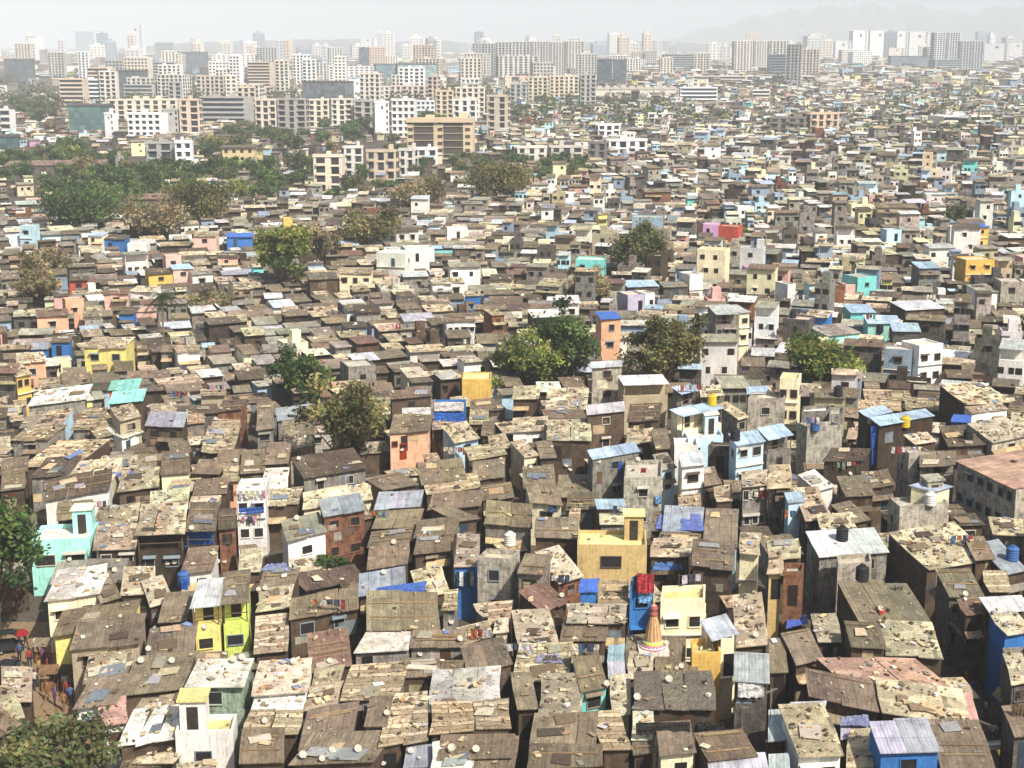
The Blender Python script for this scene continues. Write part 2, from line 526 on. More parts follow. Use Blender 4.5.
# ------------------------------------------------------------------ what stands where, surveyed on the photograph
# eave-left  eave-right  roof-back-left(x y | D depth)  eave-height roof+wall options | label @ landmark phrase
NEAR = """
@0 384 4
-60 -45 66 -45 -50 -75 7.5 rd w1 | long brown hall wall at the edge beside a yellow corner block
66 -26 128 -40 70 -60 6.8 tY w2 | narrow yellow block with two windows beside the brown hall @ the narrow yellow block
108 92 345 65 150 48 5 wg | long white-roofed hall with a yellow gable and grey wall @ the long white-roofed hall
345 68 375 62 352 42 5 wy w1 | narrow yellow gable room at the end of the long white-roofed hall
432 80 572 66 445 45 5 qk w1 | dark shop under a bright turquoise awning roof @ the turquoise awning roof
430 26 555 18 440 0 5 qr | reddish house with a turquoise strip roof behind the turquoise awning
285 185 380 182 330 115 5 tg
385 215 490 190 400 140 4.5 tg w2
478 148 568 128 480 105 7 ta w1 | small brown watchtower-like house with one window and tan roof @ the small brown tower house
578 170 735 175 592 132 5 vk w2
840 180 955 180 850 142 4 tk
865 106 968 99 880 78 6 en
800 275 930 280 830 195 3.8 tk
490 222 575 192 500 185 4.2 ww | small white lean-to with white sheet roof below the small brown tower house
75 172 250 158 110 130 5.5 ts w4 | shopfront house with pale blue window band and tan roof @ the pale blue window-band house
40 226 192 220 90 190 6 tg w1
75 335 300 328 200 250 3.6 tk
115 375 265 362 165 318 5.5 eg w1 | grey house with peaked dark-brown sheet roof on the left @ the peaked dark-brown house
0 360 110 345 5 318 4 dk
0 430 100 415 5 365 3.5 dk
250 402 450 386 290 335 4.5 cc
175 470 440 425 235 405 5.5 ew w1 | white and pink house with long dark-brown sheet roof @ the long white gable house
385 357 545 350 400 308 4 tk
540 352 635 346 550 300 4 dk
640 364 760 352 645 298 5 dc w1 | small yellow-walled house with a dark window and brown roof @ the small yellow-walled house
760 358 880 360 785 318 4 dk
880 388 955 386 892 345 4 to
960 362 1060 355 965 290 4.5 dk
850 345 960 340 870 290 4 dk
470 432 640 410 480 370 4 tk
590 515 750 500 602 452 4.2 ck
655 442 770 430 682 405 4.5 tk
765 447 905 436 778 402 5 dk w1
755 502 875 500 765 455 4.3 tk
375 572 550 562 392 490 4 tk
540 608 735 600 562 515 6 tK L w2 | two-storey house with dark open gallery under broad tan roof @ the dark gallery house
738 590 862 588 755 500 6 dK L w1 | brown-roofed two-storey house with blue banner across its upper floor
870 582 945 575 872 520 5 en w1
120 626 358 612 165 560 6 Fm w2 | mint green two-storey house with white roof terrace beside big tree @ the mint green house
225 552 370 540 228 498 5.5 dk
375 668 545 660 385 582 5 tK w2
945 418 1060 412 965 372 8.5 Fw w2 L | white three-storey house with blue floor bands and open balconies @ the white balcony house
945 757 1040 746 962 692 4 tk
720 757 850 745 742 688 4 dw
@256 384 4
0 182 72 175 4 105 5.5 dg w1
85 150 235 130 78 112 5 vg w1
120 222 240 202 126 165 5 dk w1
130 262 240 240 142 215 4.5 ta w1
30 326 130 320 42 255 5 dk
190 378 445 335 155 318 5.5 eg w2 | grey shed plastered with posters under the bushy brown tree @ the postered grey shed
185 500 465 456 200 462 5 cc
25 422 125 416 32 362 4.5 wk
30 492 170 482 42 455 5 tk
270 537 440 505 258 492 6.5 vn w2 | brick two-storey house with pale blue-edged roof and two windows @ the blue-edged brick house
125 630 285 592 112 578 5 gw w1 | small white house with one dark window and grey roof @ the small one-window white house
510 428 650 400 478 402 5.5 dk
470 502 658 490 482 460 5 vk
460 582 650 570 478 538 4.6 dk
445 650 630 626 465 590 4.3 dk
440 742 610 716 458 676 4.3 dk
415 547 470 532 428 505 5 dk
662 402 848 380 650 340 5.5 dk
680 442 900 412 672 398 5 tk
685 502 900 484 692 472 5 dk
810 552 900 540 700 520 4.6 dk
630 617 805 596 642 545 5 dk w1
630 686 785 666 642 636 4.8 dk w1
530 202 695 186 545 148 6 do door | orange house with a red wooden door and brown roof @ the orange red-door house
700 182 800 176 705 150 5.6 tn L
540 62 705 50 532 30 8 dk | dark brown upper house with a white banner panel on its wall
710 76 835 74 716 60 7 fb | boxy house wrapped in blue plastic below a white band @ the blue-wrapped box house
795 238 896 216 786 180 5.5 cs w1 | pale blue-white house with cream speckled roof beside the orange wall @ the pale blue-white house
850 310 1005 284 846 272 5.2 tk
862 386 995 370 872 330 4.5 dk
905 472 1034 452 908 410 4.6 dk
850 162 930 160 852 128 5 tk
900 206 948 205 905 165 5 dk
945 262 1020 250 948 225 4.6 tk
790 100 860 90 800 72 4.6 tk
870 110 950 100 880 75 4.8 dk
690 330 740 322 700 300 4.0 tk
@0 0 1
484 524 532 528 486 501 4.8 dg
453 567 477 567 457 541 5.5 tb | teal and blue painted hut crowded with laundry beside grey tower @ the teal laundry hut
477.5 557 511 559 487 548 7.5 fG w1 | plain grey concrete tower house with white parapet terrace @ the plain grey tower house
516 573 544 575 522 560 7 dg w1 | grey plastered house with four small windows and brown roof @ the four-window grey house
559 583 585 575 553 554 5 cn w1
534 537.5 579 538 535 523 5.5 dk
530 502 563 505 525 488 5 dc w1 | small cream house with laundry and one barred window @ the barred-window cream house
@512 384 4
0 196 140 186 4 160 5 tw w2
142 228 316 226 146 160 5.5 tk | big dark brown walled shed under ragged tan roof @ the big ragged shed
50 297 110 286 8 250 4.6 tc w1
114 297 182 292 100 250 4.6 dk
@0 0 1
591 367.5 622 366 592 361 9.5 lG w1 | whitewashed tower house with flat metal sheet on top @ the metal-capped tower house
@512 384 4
300 122 455 106 306 85 8 lk w1 | tall dark plank-walled house with pale sheet roof and small window @ the tall plank-walled house
460 152 590 146 470 100 5.5 ek
130 102 300 102 140 35 5 tk
0 62 105 60 6 25 5 tk
130 137 300 136 118 102 4.6 dk
322 305 515 271 300 264 8.5 bg w1 | grey house under a sloping pale-blue sheet with hanging cloths @ the sloping blue-sheet house
448 376 600 371 456 305 7.6 fG w1 | speckled pale concrete block house with rubbish on its terrace @ the speckled concrete block
598 347 660 336 604 308 6 gs
678 330 776 320 662 270 8 lw w1 | tall slim white house with dark green top band and pale roof @ the tall slim white house
670 502 760 492 678 460 4.5 tk
575 262 640 256 562 206 5.6 dk
650 246 745 244 646 210 6.5 Fw
675 42 750 25 642 17 8.2 bg L | open roof room under a small pale-blue sheet by a yellow tank
755 52 850 46 748 26 7.6 cg L
686 134 850 99 632 106 9 bc L | cream house with open roof room under long pale-blue sheet @ the long pale-blue canopy
705 217 845 201 682 176 6.5 Fs w2
940 42 1030 38 936 14 8.6 bg L
905 142 948 131 862 94 6.5 tg w1
785 246 885 250 800 226 7 fd
898 245 1015 226 890 196 9 bs w2 | pale sky-blue house with roof room under pale-blue sheet @ the pale sky-blue tower
770 412 840 402 772 360 5 dk w1
815 477 885 471 812 442 4.5 tk
920 412 1030 402 928 372 7 tg w3 | grey multi-window house with tan concrete roof edge @ the grey multi-window house
600 590 765 596 608 516 5 vk
552 586 620 585 562 530 4.6 dk
575 638 760 640 588 600 4.6 dk
262 642 540 645 266 575 7 yO w1 | ochre house with patchwork upper room and plain mustard wall @ the plain ochre house
765 637 905 640 772 526 5 ds w2
718 728 890 742 722 650 6.2 dK | black-walled shed with wide brown sheet roof beside yellow tower @ the black-walled shed
905 677 990 682 912 615 7 tc | narrow cream tower house with tan rubble on its roof @ the narrow cream tower
550 692 710 692 562 636 4.6 tk
45 422 176 416 42 352 4.6 dk
0 565 80 572 4 485 4.6 dk
215 500 340 496 220 450 4.6 dk
340 497 460 497 332 462 5.6 bk
350 562 450 562 352 534 4.5 cg
455 240 560 232 458 198 4 tk
180 452 310 456 184 385 3.4 dk
230 560 262 560 236 520 4.4 tw
@0 0 1
748 398 784 398 752 391 9 fG w1
780 377 799 378 783 371 12 yc w2 | tall cream house with stacked dark balconies on the right @ the tall cream house
@768 384 4
0 226 105 206 2 168 8 bg w1 L
157 173 298 166 120 156 8.5 fG | stained raw concrete tower with blank front wall @ the blank concrete tower
135 110 245 106 142 84 8 Fg
245 118 300 116 250 88 8 fg
216 306 380 308 240 272 6.5 eK | dark brown cube-like house below the blank concrete tower @ the dark brown cube house
310 450 428 443 284 390 5.5 dk
400 418 510 406 388 368 4.6 dk
445 166 668 128 412 138 9 bK | dark house under long white-blue sheet with blue tarp hanging @ the blue-tarp dark house
400 136 500 112 385 100 9 bK
565 276 652 272 520 250 8 fG w1 | slim pale grey tower house with parapet and side windows @ the slim pale grey tower
585 241 680 231 542 205 8.5 ck
605 333 752 328 626 303 7 dg L | grey house with open roof room under flat brown sheet
815 116 965 98 792 92 8 tw w2 b | white-fronted house with blue side wall and tan roof @ the blue-sided house
790 82 975 73 706 24 7 tK w1 | dark long house with wide tan speckled roof
900 238 1060 205 818 178 7 cG w1
728 152 805 156 736 130 7 Bb | small room wrapped in blue tarpaulin beside the blue-sided house
720 252 875 242 692 195 6.5 ek
@0 0 1
954 461 1014 489 D 9 8 oG w6 | long grey building with two rows of windows and salmon roofs @ the long windowed building
@768 384 4
760 566 870 562 742 538 7 ek w1
@0 0 1
900 507 949 502 889 497 7.5 fG | concrete house with teal side wall and stained bare front @ the teal-sided concrete house
@768 384 4
665 433 742 411 656 424 9 bc
205 693 487 671 152 592 6 lg w2 | wide grey house under a big flat pale-grey roof @ the big pale-grey roof
280 722 415 712 276 680 6.8 fG | small pinkish raw concrete tower with open top and water tank @ the pinkish concrete stump
80 478 150 470 70 448 6 bs
150 545 262 536 106 440 5 tk
195 427 270 407 142 382 6 ww | small white open box house among brown roofs @ the small white box house
0 416 95 409 2 355 7 td w3
330 562 410 542 268 488 4.6 dk
220 602 365 594 198 535 5 tk
640 747 915 702 508 620 6 tk | very wide shed with tan and brown patched roof on alley corner @ the wide alley-corner shed
830 702 912 697 800 642 6.6 dk
10 702 135 692 4 660 6 tk
950 762 1040 742 918 660 6 vk
900 602 1040 612 892 562 6.5 tg
1000 320 1060 330 990 300 6.5 og
@0 576 4
180 106 396 76 216 14 5 wc w2 | cream house with white and brown striped roof near big tree @ the striped-roof cream house
207 242 530 190 242 164 4.5 dy w1
275 303 560 271 302 214 5 da w2 | long tan house with wide brown sheet roof beside market lane @ the long brown lane house
325 442 515 400 352 348 3.6 tk
290 532 466 506 336 452 4.6 dw w1 | white-walled house with brown speckled roof above bottom-left tree @ the white lane-side house
475 482 732 452 542 332 4.6 dk
580 322 780 300 592 240 4.8 dk
630 187 746 178 652 104 5 dk
600 122 690 96 622 40 4.6 tk
485 80 612 73 496 2 4.6 tk
400 112 485 86 416 18 4.6 dk
757 131 880 118 792 18 7.6 ly L w1 | pale-roofed half of the bright pair with plain yellow front @ the plain yellow half-house
882 118 996 108 892 18 7.6 dl L w1 | lime green house with brown roof and one wide window @ the lime green house
770 374 910 364 772 330 3.4 dk
912 378 1030 366 922 336 3.2 dk
740 442 975 441 766 376 6.5 wx n w1 | flat-roofed house with white top and green streaked front wall @ the green streaked house
700 622 932 616 722 552 5.6 yw w1 stair | white house with yellow roof room and terrace at bottom left @ the yellow stair-room house
470 692 700 652 512 600 4.6 wk
610 572 750 562 642 462 3.6 tk
500 602 640 592 546 522 3.6 tk
520 752 700 742 562 706 3.2 tk
0 602 100 562 6 520 3.6 tk
-60 690 90 592 -30 560 3.4 dk
0 502 130 502 4 402 3.4 tk
410 602 520 592 402 548 4 pw
@256 576 4
-20 473 205 456 4 370 6 cw | house with cream striped double roof beside green streaked house @ the cream striped roof
-25 546 185 540 -10 480 5 ww
-60 636 165 635 -28 555 4.6 tk
-70 757 110 750 -58 642 4.6 dk
130 182 410 130 152 86 6 dk w2 | long dark two-storey shed with light brown roof and two windows @ the long dark two-storey shed
-5 312 130 297 2 200 4.6 tk
0 147 140 126 6 100 5 tk
0 62 150 50 20 2 5 dk
215 387 385 356 206 262 5 rk
385 307 610 292 440 214 5.5 wg | grey-walled house with white flaking roof at the centre bottom @ the white flaking roof
612 287 832 286 626 220 5.5 dg
440 219 736 216 442 104 6 dk
573 408 826 406 582 340 5.5 dk w1 | dark brown shed with one bright blue window @ the blue-window shed
330 502 570 490 372 394 5 tg w1
190 537 330 512 236 440 4.6 tk
225 452 340 431 236 408 4.8 tk
165 702 386 662 216 584 4.6 dk
428 604 525 601 446 524 5.5 dg
485 682 582 672 536 530 5 tk
584 672 690 661 590 520 5 tk
588 772 702 766 602 684 4 vb
692 552 980 532 702 430 5.5 wk | wide shed with white speckled crumbling roof @ the white crumbling roof
697 632 1020 612 698 568 5.5 tk
726 732 1030 722 738 648 5 dk
850 396 1030 356 832 334 5.5 dk
830 268 952 236 802 204 5 tk
465 106 670 80 482 64 5.5 Bk | shed with a bright blue tarpaulin spread over its roof @ the blue tarpaulin roof
410 76 600 42 432 34 5.5 vk
660 92 782 62 682 0 4.6 tk
130 757 470 742 172 694 4.5 dk
860 790 1030 770 870 738 4.5 dk
690 800 862 770 722 742 4.5 wk
920 202 1020 190 932 110 4.6 tk
952 227 1012 223 957 204 5 cc w1
740 140 800 136 748 92 5.2 tg
@512 576 4
35 306 196 300 2 160 5 ck | shed under a broad heap of cream scraps and stones @ the cream scrap-heaped roof
5 427 230 420 22 318 4.6 tk
20 537 105 531 2 430 5 dk
105 572 280 566 112 434 5 tk
275 467 386 446 242 328 5.5 dt w1 | teal-fronted house with long brown roof edged in white @ the teal-fronted house
400 557 476 551 396 420 4.6 cc
380 342 450 337 386 280 5 bk
385 417 455 411 382 350 4.6 vk
455 367 565 361 457 280 5 dk
567 361 690 360 576 285 5 dk
460 417 565 411 462 370 4.8 ck
570 432 746 421 572 374 4.8 dk
490 537 822 531 482 428 5.5 kK | wide black-walled shed under wrinkled dark tarpaulin roof @ the wrinkled dark tarpaulin roof
215 187 460 191 222 120 5.5 tk
130 152 230 100 150 92 5 rk
190 262 376 262 202 206 4.6 dk
472 40 560 36 478 12 8 fb w1 | bright blue narrow house hung with a red curtain @ the blue red-curtain house
595 92 772 86 602 36 7.5 yc w2 | pale yellow house with two windows and terrace beside the temple tower @ the pale yellow terrace house
720 312 836 306 716 250 6.6 yY | orange-tan stair tower with open cluttered top @ the orange-tan stair tower
838 256 886 252 842 236 7.4 yc
800 256 910 226 776 170 7.6 sc L
892 284 1024 272 884 100 5.5 tk
886 417 1032 426 888 304 6 sd w1 | house with silver corrugated roof and white rags on its wall @ the silver corrugated roof
60 772 362 767 66 682 5 dk
66 682 336 667 76 616 5.2 dk
362 692 480 690 332 560 4.8 tk
482 662 566 652 482 570 4.8 ck
482 712 572 702 482 652 4.5 dk
590 717 736 706 572 588 5.5 dc | small house with brown roof, white patch and yellowish front @ the white-patched brown roof
785 742 986 722 748 664 5.5 dk
790 796 1032 792 782 738 5 sk
266 62 342 60 272 34 7 Bb | roof room wrapped in bright blue tarpaulin @ the blue-wrapped roof room
345 110 460 108 350 78 6 tg
@768 576 4
63 -14 140 -14 66 -30 7 fn
-2 -8 58 -10 2 -34 6.8 tO
372 192 670 204 292 52 6 dk | broad brown-roofed shed on the alley with red cloth on top @ the broad alley shed
470 312 706 331 447 214 5.5 tk
330 282 476 286 306 192 6.5 dk
195 257 300 257 176 184 5 tk
112 357 229 332 76 262 5.5 dk
5 387 80 382 2 290 5 dk
310 442 742 456 226 364 5.5 pk | long shed with dusty pink speckled roof @ the dusty pink roof
455 547 812 602 442 462 5.5 tk
165 484 450 546 76 400 5.4 dk
690 772 910 772 642 602 5 dk
450 712 696 703 402 576 7 sb w1 | bright blue hut with silver corrugated roof at the bottom @ the bright blue hut
120 727 304 718 66 576 6 tw w2 | white house with cream striped roof beside the bright blue hut @ the cream striped hut
0 662 70 656 2 534 5 sk
5 802 90 797 2 720 5 sk
70 577 220 571 102 536 5 sk
290 652 402 642 302 566 4.6 vk
310 770 430 762 322 650 4.6 tk
725 82 872 80 687 10 7 dd w2
790 162 882 152 752 94 6.5 rk
885 147 1060 137 848 92 7.6 lk L | dark house under wide pale greenish-white sheet across the alley @ the pale sheet across the alley
950 237 1060 227 907 174 7 cb | bright blue sided house with white roof beyond the alley @ the blue house beyond the alley
975 432 1060 422 962 354 7 td w1
950 330 1050 325 940 290 6.2 fg
880 60 980 58 870 20 6.5 tk
985 640 1080 630 970 590 7 dd
"""
# eave-left eave-right wall-bottom-y depth roof+wall options | label @ landmark
UPPER = """
@0 192 4
75 133 127 135 215 5 Fs w1 | narrow sky-blue tower house among trees on the left @ the narrow sky-blue tower
510 207 586 206 250 5 Fw w1 | small white cube house left of a bare tree
345 174 410 176 226 5 bc
408 188 500 190 222 5 eb
770 177 865 176 236 6 tp w1 | tall pale cream-pink house left of the blue-tarped house @ the tall cream-pink house
905 182 1010 178 230 5 Bb | house wrapped in blue tarpaulin near the green trees @ the far blue-tarped house
665 258 722 252 312 5 fp w1
695 312 772 302 372 5 bp w1 | pink and white striped tall house in the pink cluster @ the pink-striped house
772 332 852 322 372 5 gw w1
870 262 952 257 296 5 ep
597 338 690 316 376 5 eY w1 | bright yellow house with dark brown roof beside pink houses @ the bright yellow left house
275 357 350 353 386 4 er w1
215 417 275 412 458 5 ep
265 434 330 420 490 4 fo w1 | salmon orange wall house near the left bare tree @ the salmon wall house
415 412 512 407 462 5 rp w1
512 397 612 402 436 5 cw w1
770 407 872 380 446 6 ew w1 | white gabled house with pale blue front and dark roof @ the pale blue gable
875 372 930 367 446 5 fd w1
930 392 1012 382 436 6 ta w2
470 487 536 487 522 5 eb
536 492 626 462 514 4 pp | pink arched shed beside the palm tree @ the pink arched shed
150 502 270 492 542 5 ro w1
330 627 502 627 700 7 ty w2 | long yellow house with two dark windows and tan roof @ the long yellow house
200 602 275 600 652 4 db
125 632 190 628 660 4 vb
75 687 180 677 740 6 to w1 | salmon house with one dark window at the left @ the salmon window house
640 642 712 640 690 4 dg
712 645 800 636 700 4 tw
0 560 28 556 620 4 dp
@256 192 4
480 238 596 246 326 6 Fw | big blank white building, its left half with terrace @ the big blank white building
598 227 712 220 291 6 Fw | right half of the blank white building with flat roof
330 328 465 327 362 6 tc w3
210 338 322 336 382 5 tw
560 158 652 156 198 5 ew w2
765 143 846 140 186 5 fw | plain white box wall behind the blank white building
110 108 145 106 166 5 yY
705 368 836 362 418 5 tw w2
835 416 900 415 442 4 tb
830 50 912 46 82 5 gg w1
215 353 330 346 412 6 dk
372 702 478 692 768 6 fg w1
945 505 1000 480 560 5 tn
760 520 880 515 560 5 dw w4
@0 0 1
462 379 491 379 404 6 yY | mustard yellow house overgrown with a bush @ the mustard bush house
@512 192 4
480 98 602 102 168 6 fh w1 | blue-grey block house behind the round dark tree @ the blue-grey block
285 72 346 77 132 5 gh w1
346 92 386 88 132 4 gy
530 2 640 0 42 6 dn
828 132 902 140 192 5 fr | brick-red house beside a lilac house in the middle distance @ the brick-red house
765 128 826 132 172 5 fP
255 267 366 272 352 6 Ft w2 | aqua blue house with white parapet left of dark tree @ the aqua house
463 412 532 406 482 6 fL | lavender house with open flat roof and white side @ the lavender house
533 408 572 402 462 5 fw
710 332 766 322 418 5 Fw | tall blank white wall house right of the dark tree @ the blank white wall house
460 382 592 377 420 6 bd
356 508 442 504 690 5 Bo n w1 | tall salmon tower house with blue roof edge between trees @ the salmon tower
950 307 1022 304 362 6 fP | lilac pink painted house in the middle distance right @ the lilac pink house
815 492 912 488 692 6 lg w3 L | green-grey four-storey house with sheet roof and dark windows @ the green-grey four-storey house
912 486 960 474 640 5 lc w1
950 242 1024 237 292 6 db
90 372 190 382 432 6 tG w1
605 382 710 378 420 5 gd
@768 192 4
790 272 912 267 376 6 fY w2 | golden yellow block house with four dark windows @ the golden block house
832 142 890 140 236 5 BY w1 | golden narrow house with bright blue top storey @ the blue-topped golden house
355 342 440 332 410 6 ft w1 | turquoise house with stepped flat roof @ the turquoise stepped house
310 372 352 370 406 4 fp
235 377 310 372 452 6 fn | bare brick house between turquoise and pale blue ones
165 372 236 370 416 5 ts w1
65 492 160 522 612 5 fd w1 | dark grey concrete tower left of bushy tree on the right @ the dark grey right tower
78 372 112 367 442 5 fw
150 492 236 512 558 5 tb
605 308 696 306 392 6 bg w1
545 474 722 462 500 7 lk
330 484 436 482 520 6 bt
400 524 536 526 556 6 bm
500 556 612 560 590 6 bd
230 577 382 562 602 7 gm
475 152 536 150 216 5 fs
935 358 1026 360 460 7 fG w1 | pale grey block with one window at the right edge @ the pale grey right-edge block
845 402 936 396 452 6 gw w1
445 252 532 246 290 6 tk
470 624 572 632 745 4 fh w1 | shaded grey half of the tall white rooftop house @ the grey half-house
600 620 708 600 745 5 Fw w2 | bright white tall house with stepped parapet @ the bright white stepped house
360 215 400 214 260 5 td
190 160 240 160 215 5 gw w1
640 60 720 55 105 6 gw w1
440 62 600 66 120 7 da w2
@0 0 4
25 668 412 652 690 16 rd | very long brown shed roof among the trees at far left @ the long far-left shed roof
@0 192 4
500 32 745 26 66 10 rd | long salmon-brown roofed hall behind the far left trees
"""
# x1 x2 y-top y-base colour style (tiles of 256 px, four times enlarged)
APTS = """
@0 0 4
278 430 425 548 4a7f7c q | teal glass office block with dark roof edge @ the teal glass block
415 466 455 572 f0efec w | blank white slab tower with one small square window @ the blank white slab
510 652 455 572 efece4 s | white block with a grid of square dark windows @ the white square-window block
655 720 440 558 a8a8a2 w
722 802 400 558 d9b896 g | beige tower with cream balcony strips behind white blocks @ the beige corner tower
430 720 400 500 d8c4a4 g
795 990 390 512 a9a59c b | grey office with long dark horizontal window bands @ the banded grey office
585 700 572 700 9b9a96 g
700 778 568 702 eceae4 s | small white block of flats with a stepped front among trees @ the small white flats
17 140 238 335 55636c q | dark slate glass block at far left @ the dark slate block
65 130 175 300 d6c3ae g
255 445 320 418 dcdcd8 b | white-framed office with two dark glass panels @ the white-framed office
380 570 285 392 5f6a74 q | dark office with a sloping roof line @ the dark sloping office
490 620 340 400 a9a9a2 b
620 745 300 400 d5cdbb g
530 705 250 340 a4a49e b
785 920 305 400 d0bda0 g | cream brown block of flats behind the banded office @ the cream brown flats
0 52 440 548 cfccc6 b | white striped office cut by the left edge @ the white striped edge office
0 60 548 632 3f6f78 q | teal glass annex at the left edge
675 825 210 290 5d6d7a q
850 1024 220 300 e2dfd8 s
305 380 128 200 8fa0ac q
515 578 100 190 c8ccd0 w
950 1030 350 500 cfb494 g
200 275 215 290 d3c4b4 g
160 195 200 270 8d8a88 w
620 700 170 250 a9b0b6 b
890 1020 590 680 d9b95c y | yellow house with dark flat roof and arches near trees @ the yellow arch house
865 940 545 600 d8a878 y
@256 0 4
0 86 400 560 d4c0a2 g | beige flats with pale vertical strips at the row's left end @ the beige row-end flats
88 205 398 560 a39c90 g | grey flats with dark bays beside the beige flats @ the grey dark-bay flats
206 300 400 510 dcc8a4 g
302 390 398 522 e0d2b6 g | cream flats with pale balconies in the middle row
390 470 405 524 b4aca0 g
472 540 410 555 ecebe6 w | white flats with a broad blank stripe @ the white striped flats
542 640 400 555 dbd9d2 s
642 716 405 475 cdd5de s
718 792 365 475 d9bd88 g | ochre cream tower in the middle row @ the ochre cream tower
788 885 400 520 e0ddd2 g
795 920 352 470 dccaa6 g
605 870 478 645 d6b67c f | ochre framed flats with two large dark openings @ the ochre framed flats
918 1012 385 565 c9b492 g | brown-beige slender flats right of the ochre tower @ the brown slender flats
440 535 348 410 ddd7cb g
535 722 345 410 d3b9a4 g
175 372 330 420 6b7680 q | dark glass office beside a white slab @ the dark glass office
372 440 322 408 f3f3f1 w | bright white blank slab beside dark glass office @ the bright white slab
165 290 252 335 d8d4c8 g
290 478 267 340 d9d8d2 s | long white grid of flats behind the dark glass office @ the long white grid
475 560 260 345 5f93a0 q
560 730 258 345 76a0a6 q | wide teal banded office in the background @ the wide teal office
405 484 192 300 6a7c90 q | blue-grey glass tower with white top @ the blue-grey glass tower
416 480 150 200 cfd2d2 w
5 86 190 300 b6b4b0 g
290 352 192 280 c6c4be g
825 930 215 330 ddd2ba g | pale cream twin tower left of the big grey slab @ the pale cream twin tower
505 570 225 290 dad0bb g
632 740 235 330 d9c4a6 g
232 350 625 775 e2c9a2 g | cream pink tower of flats in front of the trees @ the cream pink front tower
345 440 590 712 cfc8ba g
442 562 605 725 d0b48c g | tan flats with dark bays behind the trees
565 642 600 705 d5cdc0 g
642 730 595 668 e2dccd s
0 26 595 665 e0cf45 y | bright yellow small block among trees @ the small bright yellow block
0 60 350 400 cbb49c g
40 130 280 340 b9bcbc b
@512 0 4
-160 -70 175 320 aeb0ae g
-68 0 170 320 b6b4ae g
0 72 168 320 bab8b0 g
72 150 168 310 b5b2ab g
150 210 170 305 bdb9b0 g
210 290 166 305 c5beb0 g | rightmost slab of the wide grey tower group @ the wide grey tower group
-60 112 225 325 c4bdb0 g
222 275 205 300 6f8ba2 q
336 400 240 360 4d6274 q | dark blue glass tower, taller pair of glass boxes @ the dark blue glass pair
400 456 243 358 5a6a78 q
145 272 306 405 e3c697 g | warm cream flats with strong light on the right half @ the warm cream flats
272 336 300 440 a9a69f g | grey slender tower beside warm cream flats
-10 62 338 420 a5a59e g
62 146 310 412 d8c89c g
110 170 265 310 c6d2da s
335 662 358 392 d8cbae v | long low cream hall with scalloped arched roof @ the scalloped arch hall
670 822 352 428 d6d9dc b | white office with dark ribbon windows @ the white ribbon-window office
605 732 218 305 99a0a4 b
885 960 165 310 d9cdbd g
960 1030 165 300 cdc4b8 g
695 942 306 352 dcc7b4 b
455 520 235 310 d8d3c6 g
525 606 265 310 d5d2ca b
335 442 500 570 e8e5dc g | white low flats with two dark bays in the shanties @ the white low flats
540 642 455 510 e2ded3 g
10 150 590 675 cdc5b2 g | low grey-cream flats with open dark frame @ the grey-cream framed flats
150 290 588 672 c2b9a6 g
300 382 572 665 7f7870 g
380 545 562 655 dedacf g
960 1030 362 420 d3cab8 b
895 970 478 525 e6e1d4 g
@768 0 4
70 132 180 360 9a9894 g | grey tower beside a cream twin on the right @ the grey right tower
132 206 198 335 ddc7ae g
0 70 165 320 c4bfb4 g
0 70 220 330 7d8c9c b
265 330 165 260 d2d4d4 w
330 400 124 255 d8d9d8 w
400 484 124 240 dcd9d2 w
490 560 126 240 d2d2d0 w
560 640 128 250 d9d7d2 w
655 705 130 290 c3c6c8 g
708 762 130 290 c9cbcb g | tall pale right end tower of the white skyline group @ the white skyline group
762 856 165 300 b4bac0 g
860 960 176 270 bcc0c4 w
960 1030 172 250 d8d4ca w
490 658 226 285 6f8093 q
480 546 193 250 e2d2b4 w
290 372 200 275 e0d2bc s
655 850 240 300 95a0aa b
0 156 472 560 8d7f70 g | dark brown open-framed flats among the shanties @ the dark open-framed flats
156 292 455 560 d9ab80 g | salmon cream flats with rows of dark windows @ the salmon cream flats
685 906 466 528 e6dcc6 b | white hall with a green glazed front and arched side @ the green glazed hall
400 440 415 455 e6e2d4 y
475 536 425 460 e2d4bc y
190 300 322 352 d9cdb0 v
"""
